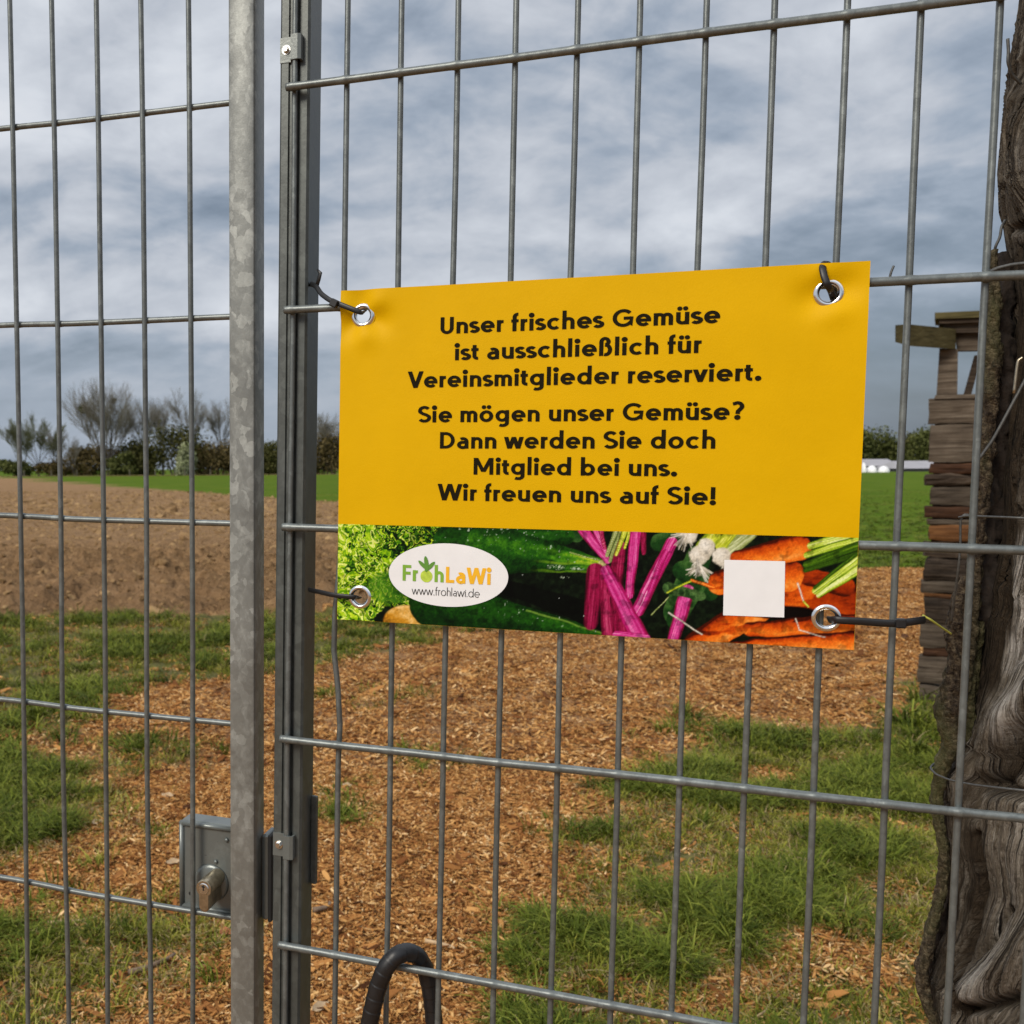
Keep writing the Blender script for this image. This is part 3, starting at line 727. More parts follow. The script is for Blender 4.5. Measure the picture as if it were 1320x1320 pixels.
EY = [(.0200, -.0225), (.3935, -.0222), (.0212, -.2742), (.4008, -.2717)]
BW, BH = .4208, .2955
def disp(u, v):
    """how far the sheet stands away from flat (negative: towards the camera)"""
    d = .0012 * np.sin(u * 9 + 1) * np.cos(v * 11) + .0006 * (fbm(u * 22, v * 22, 2, 88) - .5)
    for i, (eu, ev) in enumerate(EY):
        r = np.hypot(u - eu, v - ev); d = d + (.0034 if i < 2 else .0016) * np.exp(-(r / .016) ** 2)
        an = np.arctan2(v - ev, u - eu)
        if i == 0: d = d + .0024 * np.exp(-((r - .018) / .012) ** 2) * np.cos(an * 3 + 1.1)
        if i == 1: d = d + .0020 * np.exp(-((r - .016) / .010) ** 2) * np.cos(an * 2 - .6)
    return d
board = empty('sign_board', SIGN, (0, 0, -BH), 'yellow printed notice board with black German text and a vegetable photo strip', 'sign')
def sheet(u0, u1, v0, v1, st, off, name, mat, hole=.0086, back=None):
    nu, nv = max(2, int(round((u1 - u0) / st))), max(2, int(round((v1 - v0) / st)))
    U, W = np.meshgrid(np.linspace(u0, u1, nu + 1), np.linspace(v0, v1, nv + 1))
    Y = disp(U, W) - off
    ii = np.arange(U.size).reshape(U.shape); q = np.stack([ii[:-1, :-1], ii[:-1, 1:], ii[1:, 1:], ii[1:, :-1]], -1).reshape(-1, 4)
    uc, vc = U.ravel()[q].mean(1), W.ravel()[q].mean(1); k = np.ones(len(q), bool)
    for (eu, ev) in EY: k &= np.hypot(uc - eu, vc - ev) > hole
    q = q[k]; Vv = np.stack([U.ravel(), Y.ravel(), W.ravel() + BH], 1)
    if back:
        Vb = Vv.copy(); Vb[:, 1] += back
        per = [ii[0, :], ii[:, -1], ii[-1, ::-1], ii[::-1, 0]]; n0 = len(Vv); sides = []
        for p in per: sides += [(p[i], p[i] + n0, p[i + 1] + n0, p[i + 1]) for i in range(len(p) - 1)]
        q = np.concatenate([q, q[:, ::-1] + n0, np.array(sides)]); Vv = np.concatenate([Vv, Vb])
    me = mesh(name, Vv, q, True); me.materials.append(mat)
    if back: me.set_sharp_from_angle(angle=math.radians(40))
    return link(name, me, board), U, W
sheet(0, BW, -BH, 0, .002, .0, 'sheet', M['yellow'], back=.0010)

# --- printed photo strip, painted point by point as vertex colours (a flat print)
HM = np.array([[1202.2863560966787, -16.208286605250763, 439.03342585664785], [-216.40422123247066, -1489.0213105389162, 374.37189298301854], [-0.37496293580731865, -0.06871485062983643, 1.0]])
def to_px(U, W):
    d = HM[2, 0] * U + HM[2, 1] * W + 1
    return (HM[0, 0] * U + HM[0, 1] * W + HM[0, 2]) / d, (HM[1, 0] * U + HM[1, 1] * W + HM[1, 2]) / d
def L3(r, g, b): return np.array(lin(r, g, b)[:3])
def paint(U, W):
    X, Y = to_px(U, W)
    C = np.zeros(X.shape + (3,)); n1 = fbm(X * .05, Y * .05, 4, 1); n2 = fbm(X * .16, Y * .16, 4, 2)
    def put(mask, col): 
        nonlocal C
        C = C * (1 - mask[..., None]) + col * mask[..., None]
    def ramp3(t, cols):
        t = np.clip(t, 0, 1) * (len(cols) - 1); i = np.minimum(t.astype(int), len(cols) - 2); fr = (t - i)[..., None]
        cols = np.array(cols); return cols[i] * (1 - fr) + cols[i + 1] * fr
    def cap(x0, y0, x1, y1, w0, w1=None, warp=2.0, seed=3):
        """tapered stroke: returns (mask, across -1..1, along 0..1)"""
        w1 = w0 if w1 is None else w1
        xx = X + (fbm(X * .04, Y * .04, 3, seed) - .5) * warp * 2; yy = Y + (fbm(X * .04 + 9, Y * .04, 3, seed) - .5) * warp * 2
        dx, dy = x1 - x0, y1 - y0; L = math.hypot(dx, dy); s = ((xx - x0) * dx + (yy - y0) * dy) / L ** 2
        sc = np.clip(s, 0, 1); px_, py_ = x0 + sc * dx, y0 + sc * dy
        dist = np.hypot(xx - px_, yy - py_); wd = (w0 + (w1 - w0) * sc) / 2
        sg = ((xx - x0) * dy - (yy - y0) * dx) / L / wd
        return smst(1.0, -.8, dist - wd), np.clip(sg, -1, 1), sc
    put(np.ones(X.shape), ramp3(n2, [L3(4, 8, 4), L3(14, 24, 12), L3(30, 44, 24)]))
    # dark leaves in the middle and right
    for (x0, y0, x1, y1, w_) in ((872, 790, 900, 720, 34), (850, 700, 880, 690, 22), (880, 735, 915, 760, 26), (745, 690, 700, 680, 16), (905, 745, 870, 800, 22)):
        m_, s, t = cap(x0, y0, x1, y1, w_, seed=8); put(m_, ramp3(.25 + .35 * ridged(X * .1, Y * .1, 3, 6) + .2 * s, [L3(10, 24, 12), L3(34, 70, 30), L3(96, 130, 70)]))
    # lettuce
    def lettuce(region, seed):
        r = ridged(X * .055 + 2 * n1, Y * .06 + 2 * n2, 4, seed, .62); fr = ridged(X * .13 + 1.5 * n1, Y * .13, 3, seed + 4, .6)
        cn = fbm(X * .045 + n1, Y * .05 + n1, 3, seed + 9); ed_ = np.abs((cn * 7) % 1 - .5)
        t = .95 * (r - .40) + .45 * (fr - .5) + .30 * smst(560, 440, X) - .25 + .75 * smst(.12, .02, ed_) + .5 * ((cn * 7) % 1 - .3)
        put(region, ramp3(t, [L3(14, 34, 8), L3(44, 86, 14), L3(98, 146, 18), L3(150, 190, 28), L3(196, 216, 60), L3(224, 232, 130)]))
    edge = (fbm(X * .07, Y * .07, 3, 14) - .5) * 26
    lettuce(smst(-2, 2, np.minimum(618 + edge * .6 - X, 712 - Y + edge * .5 + 8)), 40)
    lettuce(smst(-2, 2, 520 - .35 * (Y - 700) + edge - X) , 44)
    lettuce(smst(-2, 2, np.minimum(560 + edge * .5 - X, 776 - Y + edge * .3 + 4)), 48)
    put(smst(-2, 3, 26 - np.hypot((X - 505) * .8, (Y - 757) * 1.2)) * .75, ramp3(ridged(X * .11 - Y * .08, Y * .02, 3, 60), [L3(20, 50, 12), L3(60, 104, 26), L3(96, 140, 40)]))
    # squash at the lower edge
    m_ = smst(-1.5, 1.5, np.minimum(1 - np.hypot((X - 524) / 29, (Y - 800) / 20), .9) * 24) * smst(489, 493, X)
    put(m_, ramp3(.5 + .5 * (n2 - .5) + (X - 520) / 120 - (Y - 792) / 70, [L3(116, 74, 12), L3(190, 132, 44), L3(226, 184, 112), L3(236, 206, 150)]))
    # cucumbers: dark skin, pale stripes, glints
    def cucumber(x0, y0, x1, y1, w0, w1, seed, tip):
        m_, s, t = cap(x0, y0, x1, y1, w0, w1, 3, seed)
        st = .5 + .5 * np.cos(s * 11 + 1.2 * n1); gl = smst(.80, .9, fbm(X * .28, Y * .28, 2, seed + 1))
        b = .20 + .36 * smst(-.9, .35, s) * smst(1.15, .35, s) * (.4 + .6 * max(tip, .35)) + .20 * st * smst(.1, .8, t) * max(tip, .4) + .30 * tip * smst(.60, 1, t) + .26 * (n2 - .5) + .16 * (fbm(X * .5, Y * .5, 2, seed + 5) - .5)
        put(m_, ramp3(b, [L3(6, 18, 6), L3(18, 52, 14), L3(38, 86, 20), L3(84, 136, 30), L3(168, 192, 52)]))
        put(m_ * gl * .55 * smst(-.3, .5, s), L3(196, 214, 190) * np.ones(X.shape + (1,)))
    cucumber(580, 700, 730, 692, 44, 22, 27, .0)
    cucumber(560, 776, 790, 823, 66, 8, 22, .25)
    stalk0 = cap(680, 786, 790, 820, 2.2, 1.5, 2, 33)[0]; put(stalk0 * .8, L3(110, 140, 60) * np.ones(X.shape + (1,)))
    m_, s, t = cap(650, 756, 790, 800, 18, 34, 2, 35); put(m_, ramp3(n2 * .5, [L3(2, 5, 2), L3(10, 16, 9), L3(24, 34, 18)]))
    cucumber(630, 708, 774, 728, 66, 15, 21, 1.0)
    for (gx0, gy0, gr0) in ((718, 731, 15), (744, 733, 12), (728, 744, 8)):
        put(smst(1, 0, np.hypot((X - gx0) / gr0, (Y - gy0) / (gr0 * .32))) * smst(.45, .7, vn(X * .7, Y * .7, 9)) * .7, L3(206, 222, 196) * np.ones(X.shape + (1,)))
    m_, s, t = cap(684, 722, 772, 729, 3, 2, 2, 36); put(m_ * .4 * smst(0, .4, t), L3(150, 186, 50) * np.ones(X.shape + (1,)))
    m_, s, t = cap(676, 736, 768, 736, 2.5, 2, 3, 37); put(m_ * .35 * smst(0, .4, t), L3(130, 170, 40) * np.ones(X.shape + (1,)))
    put(smst(-1, 1, 5 - np.hypot(X - 776, Y - 727)), L3(190, 184, 120) * np.ones(X.shape + (1,)))
    # chard
    def stalk(x0, y0, x1, y1, w0, w1, seed, base, dark=1.0):
        m_, s, t = cap(x0, y0, x1, y1, w0, w1, 1.2, seed)
        st = vn(s * 5.5 + seed, t * 2.5, seed) * .7 + .3 * vn(s * 13 + seed, t * 4.0, seed + 1)
        b = (.22 + .66 * st + .18 * smst(1, 0, np.abs(s)) - .25 * smst(.6, 1, np.abs(s))) * dark
        put(m_, ramp3(b, base))
    pink = [L3(60, 6, 28), L3(136, 20, 72), L3(180, 36, 110), L3(214, 92, 156), L3(236, 168, 204)]
    deep = [L3(28, 2, 12), L3(92, 12, 44), L3(140, 24, 70), L3(176, 60, 100), L3(220, 130, 150)]
    lime = [L3(44, 60, 14), L3(120, 140, 30), L3(188, 196, 60), L3(226, 226, 120)]
    sage = [L3(30, 42, 20), L3(90, 104, 56), L3(150, 160, 100), L3(200, 206, 160)]
    stalk(768, 738, 762, 802, 24, 20, 61, deep, .7); stalk(780, 740, 786, 822, 16, 22, 62, deep, .85); stalk(796, 770, 802, 826, 20, 22, 78, deep, .75); stalk(800, 705, 792, 760, 16, 20, 63, deep, .7)
    stalk(752, 682, 782, 722, 13, 10, 64, pink, .95); stalk(766, 680, 780, 712, 8, 6, 65, pink); stalk(775, 684, 780, 706, 6, 5, 66, deep)
    stalk(795, 682, 782, 716, 6, 5, 67, sage); stalk(801, 682, 786, 722, 4, 5, 68, sage, .8); stalk(806, 684, 795, 714, 7, 4, 69, lime); stalk(812, 684, 805, 706, 5, 3, 70, lime)
    stalk(829, 684, 830, 712, 9, 6, 74, deep, .7)
    stalk(820, 680, 811, 766, 15, 11, 71, pink); stalk(866, 700, 822, 786, 15, 17, 72, pink); stalk(858, 712, 838, 760, 8, 8, 76, pink, .8)
    stalk(782, 737, 826, 824, 16, 24, 73, pink, .92); stalk(796, 820, 832, 824, 14, 12, 77, pink, 1.1)
    stalk(886, 764, 866, 830, 20, 14, 75, pink, .9); put(cap(862, 758, 905, 768, 14, 10, 3, 12)[0], ramp3(.3 + .5 * ridged(X * .14, Y * .14, 3, 7), [L3(8, 18, 10), L3(40, 70, 34), L3(110, 140, 84)]))
    # onion roots and bulbs
    stalk(920, 690, 908, 706, 18, 22, 81, lime, 1.1); stalk(968, 686, 935, 712, 18, 20, 82, sage, 1.1); stalk(945, 684, 930, 702, 14, 16, 83, lime)
    white_ = [L3(150, 140, 120), L3(206, 198, 182), L3(236, 232, 222)]
    for (x, y, r) in ((901, 716, 13), (931, 718, 12), (889, 690, 10), (910, 706, 12)):
        put(smst(1.5, -1.5, np.hypot((X - x) + 6 * (n2 - .5), (Y - y)) - r), ramp3(.9 - np.hypot(X - x + 3, Y - y + 3) / 26 + .4 * (n2 - .5), white_))
    rr = random.Random(4)
    for (cx, cy, n_, ln, a0, a1) in ((886, 688, 26, 24, 60, 250), (903, 730, 34, 22, 20, 170), (935, 727, 10, 12, 40, 140), (900, 722, 20, 20, 60, 140)):
        for _ in range(n_):
            a = math.radians(rr.uniform(a0, a1)); l_ = ln * rr.uniform(.4, 1)
            m_, s, t = cap(cx, cy, cx + l_ * math.cos(a), cy + l_ * math.sin(a), 1.5, .8, 2.0, rr.randint(0, 30))
            put(m_ * .8, ramp3(np.full(X.shape, rr.random()), white_))
    # carrots
    orange = [L3(74, 24, 4), L3(158, 58, 10), L3(208, 90, 20), L3(228, 120, 42), L3(240, 160, 84)]
    def carrot(x0, y0, x1, y1, w0, w1, seed, k=1.0):
        m_, s, t = cap(x0, y0, x1, y1, w0, w1, 3, seed)
        b = (.60 - .44 * s * 1 - .34 * smst(.55, 1, np.abs(s)) + .30 * (n2 - .5) - .35 * smst(.62, .8, fbm(X * .03 + Y * .05, Y * .12, 3, seed))) * k
        put(m_, ramp3(b, orange))
    carrot(1040, 770, 1100, 785, 60, 60, 90, .45); carrot(1020, 770, 1035, 760, 40, 36, 91, .7)
    carrot(1090, 755, 1045, 745, 26, 22, 97, .35)
    carrot(928, 752, 1015, 742, 30, 44, 92, .95)
    stalk(860, 764, 892, 748, 2.5, 3, 84, lime, .8); stalk(892, 748, 920, 757, 3, 5, 85, orange, 1.0)
    carrot(955, 722, 1030, 706, 26, 34, 93, 1.0)
    carrot(896, 832, 985, 778, 34, 40, 94, 1.0)
    put(smst(1.5, -1.5, np.hypot((X - 1012) / 44, (Y - 790) / 9) * 9 - 9), L3(18, 8, 6) * np.ones(X.shape + (1,)))
    carrot(965, 812, 1110, 804, 16, 30, 95, .85); carrot(930, 834, 1110, 828, 12, 34, 96, 1.1)
    # green tops, right
    for i, (x0, y0, x1, y1, w0, w1, b_) in enumerate(((1046, 704, 1112, 686, 10, 14, 1.1), (1040, 716, 1112, 694, 8, 12, .9), (1040, 728, 1112, 702, 10, 12, .35), (1038, 736, 1112, 712, 6, 8, .25),
                                           (1052, 762, 1112, 716, 9, 16, 1.0), (1056, 768, 1112, 730, 7, 14, 1.15), (1050, 758, 1112, 708, 4, 5, .3))):
        stalk(x0, y0, x1, y1, w0, w1, 100 + i, [L3(14, 28, 8), L3(66, 98, 20), L3(142, 172, 40), L3(196, 212, 90), L3(224, 232, 160)], b_)
    for (x0, y0, x1, y1, w_, cc_) in ((1028, 752, 1036, 775, 1.6, white_), (1036, 775, 1042, 782, 2.4, lime), (1025, 798, 1030, 812, 1.2, white_), (1030, 812, 1064, 822, 1.2, white_),
                                    (862, 790, 905, 818, 1.5, white_), (840, 792, 862, 770, 1.6, sage), (735, 712, 772, 722, 1.4, sage)):
        stalk(x0, y0, x1, y1, w_, w_, 120, cc_, 1.0)
    # droplets
    for _ in range(14):
        x, y = rr.uniform(610, 770), rr.uniform(685, 825); put(smst(.9, .3, np.hypot(X - x, Y - y)) * .7, L3(220, 228, 224) * np.ones(X.shape + (1,)))
    gr_ = (fbm(X * .55, Y * .55, 3, 301) - .5); C = C * (1 + .55 * gr_[..., None])
    C = np.where(C < .2, C * (C / .2) ** .25, C) * 1.04
    dk = smst(.60, .75, fbm(X * .09, Y * .09, 3, 305)) * .45; C = C * (1 - dk[..., None])
    return np.clip(C, 0, 1)
def strip_mat():
    m, t, b = material('photo_print')
    a = t.n('ShaderNodeAttribute', attribute_name='print').outputs['Color']
    t.l(a, b.inputs['Base Color']); b.inputs['Roughness'].default_value = .5; b.inputs['Specular IOR Level'].default_value = .08; return m
stp, U_, W_ = sheet(.0002, BW - .0002, -BH + .0002, -.2086, .00062, .00025, 'photo_strip', strip_mat())
Cc = paint(U_, W_); ca = stp.data.color_attributes.new('print', 'FLOAT_COLOR', 'POINT')
ca.data.foreach_set('color', np.concatenate([Cc, np.ones(Cc.shape[:2] + (1,))], -1).astype(np.float32).ravel())

# --- lettering: a geometric sans drawn from thick strokes (units: 1000 per em)
def arc(cx, cy, rx, ry, a0, a1, n=None):
    n = n or max(3, int(abs(a1 - a0) / 11)); return [(cx + rx * math.cos(math.radians(a0 + (a1 - a0) * i / n)), cy + ry * math.sin(math.radians(a0 + (a1 - a0) * i / n))) for i in range(n + 1)]
def glyphs(S, x_=488, cap_=708, asc=756):
    h = S / 2; X = x_ - h * .88; A = 50 + h; r = (x_ + 20 - S) / 2 + 2; cy = x_ / 2; rx = r - 6; d = S * .60
    G = {}; 
    def arch(x0, x1, top=X, y=None): y = y or top - (x1 - x0) * .46; return [(x0, y)] + arc((x0 + x1) / 2, y, (x1 - x0) / 2, top - y, 180, 0) + [(x1, 0)]
    NW = 276
    G['n'] = ([[(A, 0), (A, x_)], arch(A, A + NW)], [], 2 * A + NW - 8)
    G['h'] = ([[(A, 0), (A, asc)], arch(A, A + NW)], [], 2 * A + NW - 8)
    G['m'] = ([[(A, 0), (A, x_)], arch(A, A + 240), arch(A + 240, A + 480)], [], 2 * A + 472)
    G['r'] = ([[(A, 0), (A, x_)], [(A, X - 120)] + arc(A + 130, X - 120, 130, 116, 180, 92)+[(A+165,X-5)]], [], A + 190)
    u = [(A, x_)] + [(A, 178)] + arc(A + NW / 2, 178, NW / 2, 178 - h * .88, 180, 360) + [(A + NW, 178)]
    G['u'] = ([u, [(A + NW, x_), (A + NW, 0)]], [], 2 * A + NW - 8)
    G['i'] = ([[(A, 0), (A, x_)]], [(A, x_ + 58 + d, d * 1.18)], 2 * A)
    G['l'] = ([[(A, 0), (A, asc)]], [], 2 * A)
    ox = 36 + h + rx
    G['o'] = ([arc(ox, cy, rx, r, 0, 360, 36)], [], 2 * ox)
    G['c'] = ([arc(ox, cy, rx, r, 46, 314)], [], 2 * ox - 62)
    G['e'] = ([arc(ox, cy, rx, r, -8 + 8, 318), [(ox - rx, cy - 6), (ox + rx + h * .98, cy - 6)]], [], 2 * ox - 8)
    G['d'] = ([arc(ox, cy, rx - 8, r, 0, 360, 36), [(ox + rx - 4, 0), (ox + rx - 4, asc)]], [], ox + rx + A - 4)
    G['b'] = ([arc(A + rx - 4, cy, rx - 8, r, 0, 360, 36), [(A, 0), (A, asc)]], [], A + 2 * rx + h + 36)
    gx_ = ox + rx - 4
    G['g'] = ([arc(ox, cy + 4, rx - 8, r - 4, 0, 360, 36), [(gx_, x_), (gx_, -40)] + arc(gx_ - 150, -40, 150, 112, 0, -90) + arc(gx_ - 155, -40, 175, 112, -90, -128, 4)], [], gx_ + A)
    ax = 52 + h
    G['a'] = ([[(ax + 292 - 8, 0), (ax + 284, 300)] + arc(ax + 144, 300, 140, X - 300, 0, 128, 10),
               [(ax + 284, 268), (ax + 180, 268)] + arc(ax + 132, 158, 134, 110, 90, 270) + [(ax + 175, 50)] + arc(ax + 175, 160, 109, 112, 270, 352, 6)], [], ax + 284 + A)
    def ess(cx, H, w1, w2):
        yt = H + 8 - h * .92; yb = -8 + h * .92; m = (yt + yb) / 2 ; r1 = (yt - m) / 2; r2 = (m - yb) / 2
        top = arc(cx, yt - r1, w1, r1, 32, 90, 5) + arc(cx, yt - r1, w1, r1, 100, 200, 8); bot = arc(cx, yb + r2, w2, r2, 20, -80, 8) + arc(cx, yb + r2, w2, r2, -90, -150, 6)
        return top + [(cx - w1 * .3, m + r1 * .12), (cx + w2 * .35, m - r2 * .15)] + bot
    G['s'] = ([ess(190, x_, 118, 130)], [], 382)
    G['S'] = ([ess(262, cap_, 170, 185)], [], 520)
    G['f'] = ([[(128, 0), (128, 590)] + arc(128 + 112, 590, 112, asc + 6 - h * .9 - 590, 180, 82), [(10, X + 2), (270, X + 2)]], [], 290)
    G['t'] = ([[(128, 620), (128, 158)] + arc(128 + 100, 158, 100, 158 - h * .9, 180, 278) + [(262, h * .9 + 2)], [(10, X + 2), (272, X + 2)]], [], 300)
    def leg(xa, ya, xb, yb, k=1.12): return ('P', [(xa - h * k, ya), (xa + h * k, ya), (xb + h * k, yb), (xb - h * k, yb)])
    G['v'] = ([leg(h + 4, x_, 232, 0), leg(460 - h, x_, 232 - 4, 0)], [], 460)
    G['w'] = ([leg(h + 4, x_, 198, 0), leg(352, x_, 198 + 6, 0), leg(352, x_, 506, 0), leg(700 - h, x_, 506 + 4, 0)], [], 704)
    G['ß'] = ([[(A, 0), (A, 560)] + arc(A + 118, 560, 118, asc + 6 - h * .9 - 560, 180, 0) + arc(A + 98, 560, 138, 118, 0, -75, 6),
               [(A + 120, 430)] + arc(A + 150, 238, 142, 190, 78, -95) + [(A + 100, h * .9 - 6)]], [], A + 150 + 142 + h + 38)
    G['U'] = ([[(A + 5, cap_), (A + 5, 240)] + arc(A + 5 + 172, 240, 172, 240 - h * .88 + 8, 180, 360) + [(A + 349, cap_)]], [], 2 * A + 352)
    G['V'] = ([leg(h + 6, cap_, 296, 0, 1.15), leg(584 - h, cap_, 292, 0, 1.15)], [], 580)
    G['W'] = ([leg(h + 6, cap_, 250, 0), leg(452, cap_, 254, 0), leg(452, cap_, 650, 0), leg(898 - h, cap_, 654, 0)], [], 904)
    G['D'] = ([[(A + 5, 0), (A + 5, cap_)], [(A + 5, cap_ - h * .9), (A + 150, cap_ - h * .9)] + arc(A + 150, cap_ / 2, 268, cap_ / 2 - h * .9, 90, -90) + [(A + 5, h * .9)]], [], A + 418 + A - 10)
    G['M'] = ([[(A + 5, 0), (A + 5, cap_)], [(A + 585, 0), (A + 585, cap_)], leg(A + 22, cap_, A + 292, 120, 1.1), leg(A + 568, cap_, A + 298, 120, 1.1)], [], 2 * A + 590)
    gr = (cap_ + 20 - S) / 2; gc = 42 + h + gr - 8
    G['G'] = ([arc(gc, cap_ / 2, gr - 8, gr, 42, 322) + [(gc + gr - 36, 130), (gc + gr - 36, cap_ / 2 - 10 + h * .8)], [(gc + 10, cap_ / 2 - 10), (gc + gr - 36, cap_ / 2 - 10)]], [], 2 * gc - 30)
    G['L'] = ([[(A + 5, cap_), (A + 5, h * .9), (A + 320, h * .9)]], [], A + 350)
    G['F'] = ([[(A + 5, 0), (A + 5, cap_)], [(A + 5, cap_ - h * .9), (A + 340, cap_ - h * .9)], [(A + 5, 345), (A + 310, 345)]], [], A + 370)
    G['.'] = ([], [(40 + d * 1.15, d * 1.1, d * 1.18)], 80 + 2 * d * 1.15)
    G['!'] = ([[(A + 10, 225), (A + 10, cap_)]], [(A + 10, d * 1.1, d * 1.18)], 2 * A + 20)
    G['?'] = ([[(65, cap_ - 90)] + arc(215, cap_ - 60 - 125, 135, 135, 128, -30, 12) + [(230, 330), (215, 225)]], [(215, d * 1.1, d * 1.18)], 430)
    for a, b in (('ü', 'u'), ('ö', 'o')):
        s_, dt, ad = G[b]; c_ = ad / 2 - 2; G[a] = (s_, dt + [(c_ - 92, x_ + 52 + d, d * .98), (c_ + 92, x_ + 52 + d, d * .98)], ad)
    G[' '] = ([], [], 236)
    return G
def ribbon(pts, wd):
    """polyline -> quad strip with mitred joints"""
    P = np.array(pts, float); keep = [0] + [i for i in range(1, len(P)) if np.hypot(*(P[i] - P[i - 1])) > 1e-6]; P = P[keep]
    T = np.diff(P, axis=0); T /= np.hypot(T[:, 0], T[:, 1])[:, None]; closed = np.hypot(*(P[0] - P[-1])) < 1e-3
    out = []
    for i in range(len(P)):
        a = T[i - 1] if i > 0 else (T[-1] if closed else T[0]); b = T[i] if i < len(T) else (T[0] if closed else T[-1])
        na, nb = np.array([-a[1], a[0]]), np.array([-b[1], b[0]]); m = na + nb; ln = m @ m
        m = m * (2 / max(ln, .7))
        m = m * np.array([1.0, .86]); out.append((P[i] + m * wd, P[i] - m * wd))
    return out, closed
def text_mesh(txt, S, u0, u1, vb, off, mat, name, wscale=1.0, parent=None, label=None, track=0, fit=True, size=None, vslope=0.0):
    G = glyphs(S); adv = 0; items = []
    for ch in txt:
        st, dt, ad = G[ch]; items.append((adv, st, dt)); adv += ad + track
    pts_of = lambda s: s[1] if s[0] == 'P' else s
    xs = [p[0] + a for a, st, dt in items for s in st for p in pts_of(s)] + [d_[0] + a for a, st, dt in items for d_ in dt]
    lo, hi = min(xs) - S / 2, max(xs) + S / 2
    kx = (u1 - u0) / (hi - lo); ky = size if size else kx
    vv, ff = [], []; zz = 0
    for a, st, dt in items:
        for s in st:
            if s[0] == 'P':
                b0 = len(vv); zz = (zz + 1) % 5; vv += [(p[0] + a, p[1], zz) for p in s[1]]; ff.append((b0, b0 + 3, b0 + 2, b0 + 1)); continue
            rb, closed = ribbon([(p[0] + a, p[1]) for p in s], S / 2); b0 = len(vv); zz = (zz + 1) % 5
            for l_, r_ in rb:
                for q in (l_, r_): vv.append((q[0], q[1], zz))
            for i in range(len(rb) - 1): ff.append((b0 + 2 * i, b0 + 2 * i + 1, b0 + 2 * i + 3, b0 + 2 * i + 2))
        for (x, y, r) in dt:
            b0 = len(vv); zz = (zz + 1) % 5
            for k in range(20): vv.append((x + a + r * math.cos(k * math.pi / 10), y + r * math.sin(k * math.pi / 10), zz))
            ff.append(tuple(range(b0, b0 + 20)))
    vv = np.array(vv, float); u = u0 + (vv[:, 0] - lo) * kx; v_ = vb + vv[:, 1] * ky + vslope * (u - u0)
    y_ = disp(u, v_) - off - vv[:, 2] * .00002
    me = mesh(name, np.stack([u, y_, v_ + BH], 1), ff)
    o = link(name, me, parent or board, mat)
    if label: o['label'] = label
    return o
TXT = [("Unser frisches Gemüse", .0914, .3184, -.0419), ("ist ausschließlich für", .1047, .3053, -.0648), ("Vereinsmitglieder reserviert.", .0611, .3475, -.0877),
       ("Sie mögen unser Gemüse?", .0727, .3366, -.1179), ("Dann werden Sie doch", .0927, .3162, -.1406), ("Mitglied bei uns.", .1213, .2875, -.1629), ("Wir freuen uns auf Sie!", .0896, .3174, -.1855)]
for s_, a, b, v_ in TXT: text_mesh(s_, 142, a, b, v_, .00035, M['ink'], 'lettering', size=.0143 / 708)
# white oval with the farm's name
def disc(cu, cv, ru, rv, off, name, mat, n=72, rot=0, parent=None, rings=6):
    v, f = [], []
    for j in range(1, rings + 1):
        for k in range(n):
            a = 2 * math.pi * k / n; x, y = ru * j / rings * math.cos(a), rv * j / rings * math.sin(a)
            v.append((cu + x * math.cos(rot) - y * math.sin(rot), cv + x * math.sin(rot) + y * math.cos(rot)))
    v = np.array([(cu, cv)] + v); f = [(0, 1 + k, 1 + (k + 1) % n) for k in range(n)]
    f += [(1 + j * n + k, 1 + (j + 1) * n + k, 1 + (j + 1) * n + (k + 1) % n, 1 + j * n + (k + 1) % n) for j in range(rings - 1) for k in range(n)]
    return link(name, mesh(name, np.stack([v[:, 0], disp(v[:, 0], v[:, 1]) - off, v[:, 1] + BH], 1), f, True), parent or board, mat)
oval = disc(.1015, -.2507, .0530, .0277, .0006, 'logo_oval', M['white'])
text_mesh("Fr", 150, .0613, .0765, -.2572, .0009, M['lgreen'], 'lettering', parent=oval, size=.0141 / 708)
text_mesh("h", 150, .0902, .0983, -.2572, .0009, M['lgreen'], 'lettering', parent=oval, size=.0141 / 708)
text_mesh("LaWi", 155, .1003, .1394, -.2574, .0009, M['lorange'], 'lettering', parent=oval, size=.0141 / 708)
text_mesh("www.frohlawi.de", 58, .0695, .1305, -.2690, .0009, M['ink'], 'lettering', parent=oval, size=.0071 / 708)
disc(.0829, -.2524, .0054, .0054, .0009, 'fruit_emblem', M['lgreen2'], 28, 0, oval, 3)
for (x, y, ln, wd, an) in ((.0800, -.2430, .0060, .0017, 138), (.0828, -.2412, .0066, .0019, 100), (.0862, -.2436, .0058, .0017, 45), (.0830, -.2452, .0034, .0016, 80)):
    disc(x, y, ln, wd, .0011 + .0001 * (an % 3), 'leaf_emblem', M['dgreen'], 16, math.radians(an), oval, 2)
# the blank white square (its code is left out)
U4 = np.array([(.3257, -.2290), (.3700, -.2285), (.3708, -.2728), (.3262, -.2735)])
vs_ = []; nn = 10
for j in range(nn + 1):
    for i in range(nn + 1):
        a, b = i / nn, j / nn; p = (U4[0] * (1 - a) + U4[1] * a) * (1 - b) + (U4[3] * (1 - a) + U4[2] * a) * b; vs_.append((p[0], float(disp(p[0], p[1])) - .0006, p[1] + BH))
link('white_square', mesh('white_square', vs_, [(j * (nn + 1) + i, (j + 1) * (nn + 1) + i, (j + 1) * (nn + 1) + i + 1, j * (nn + 1) + i + 1) for j in range(nn) for i in range(nn)]), board, M['white'])
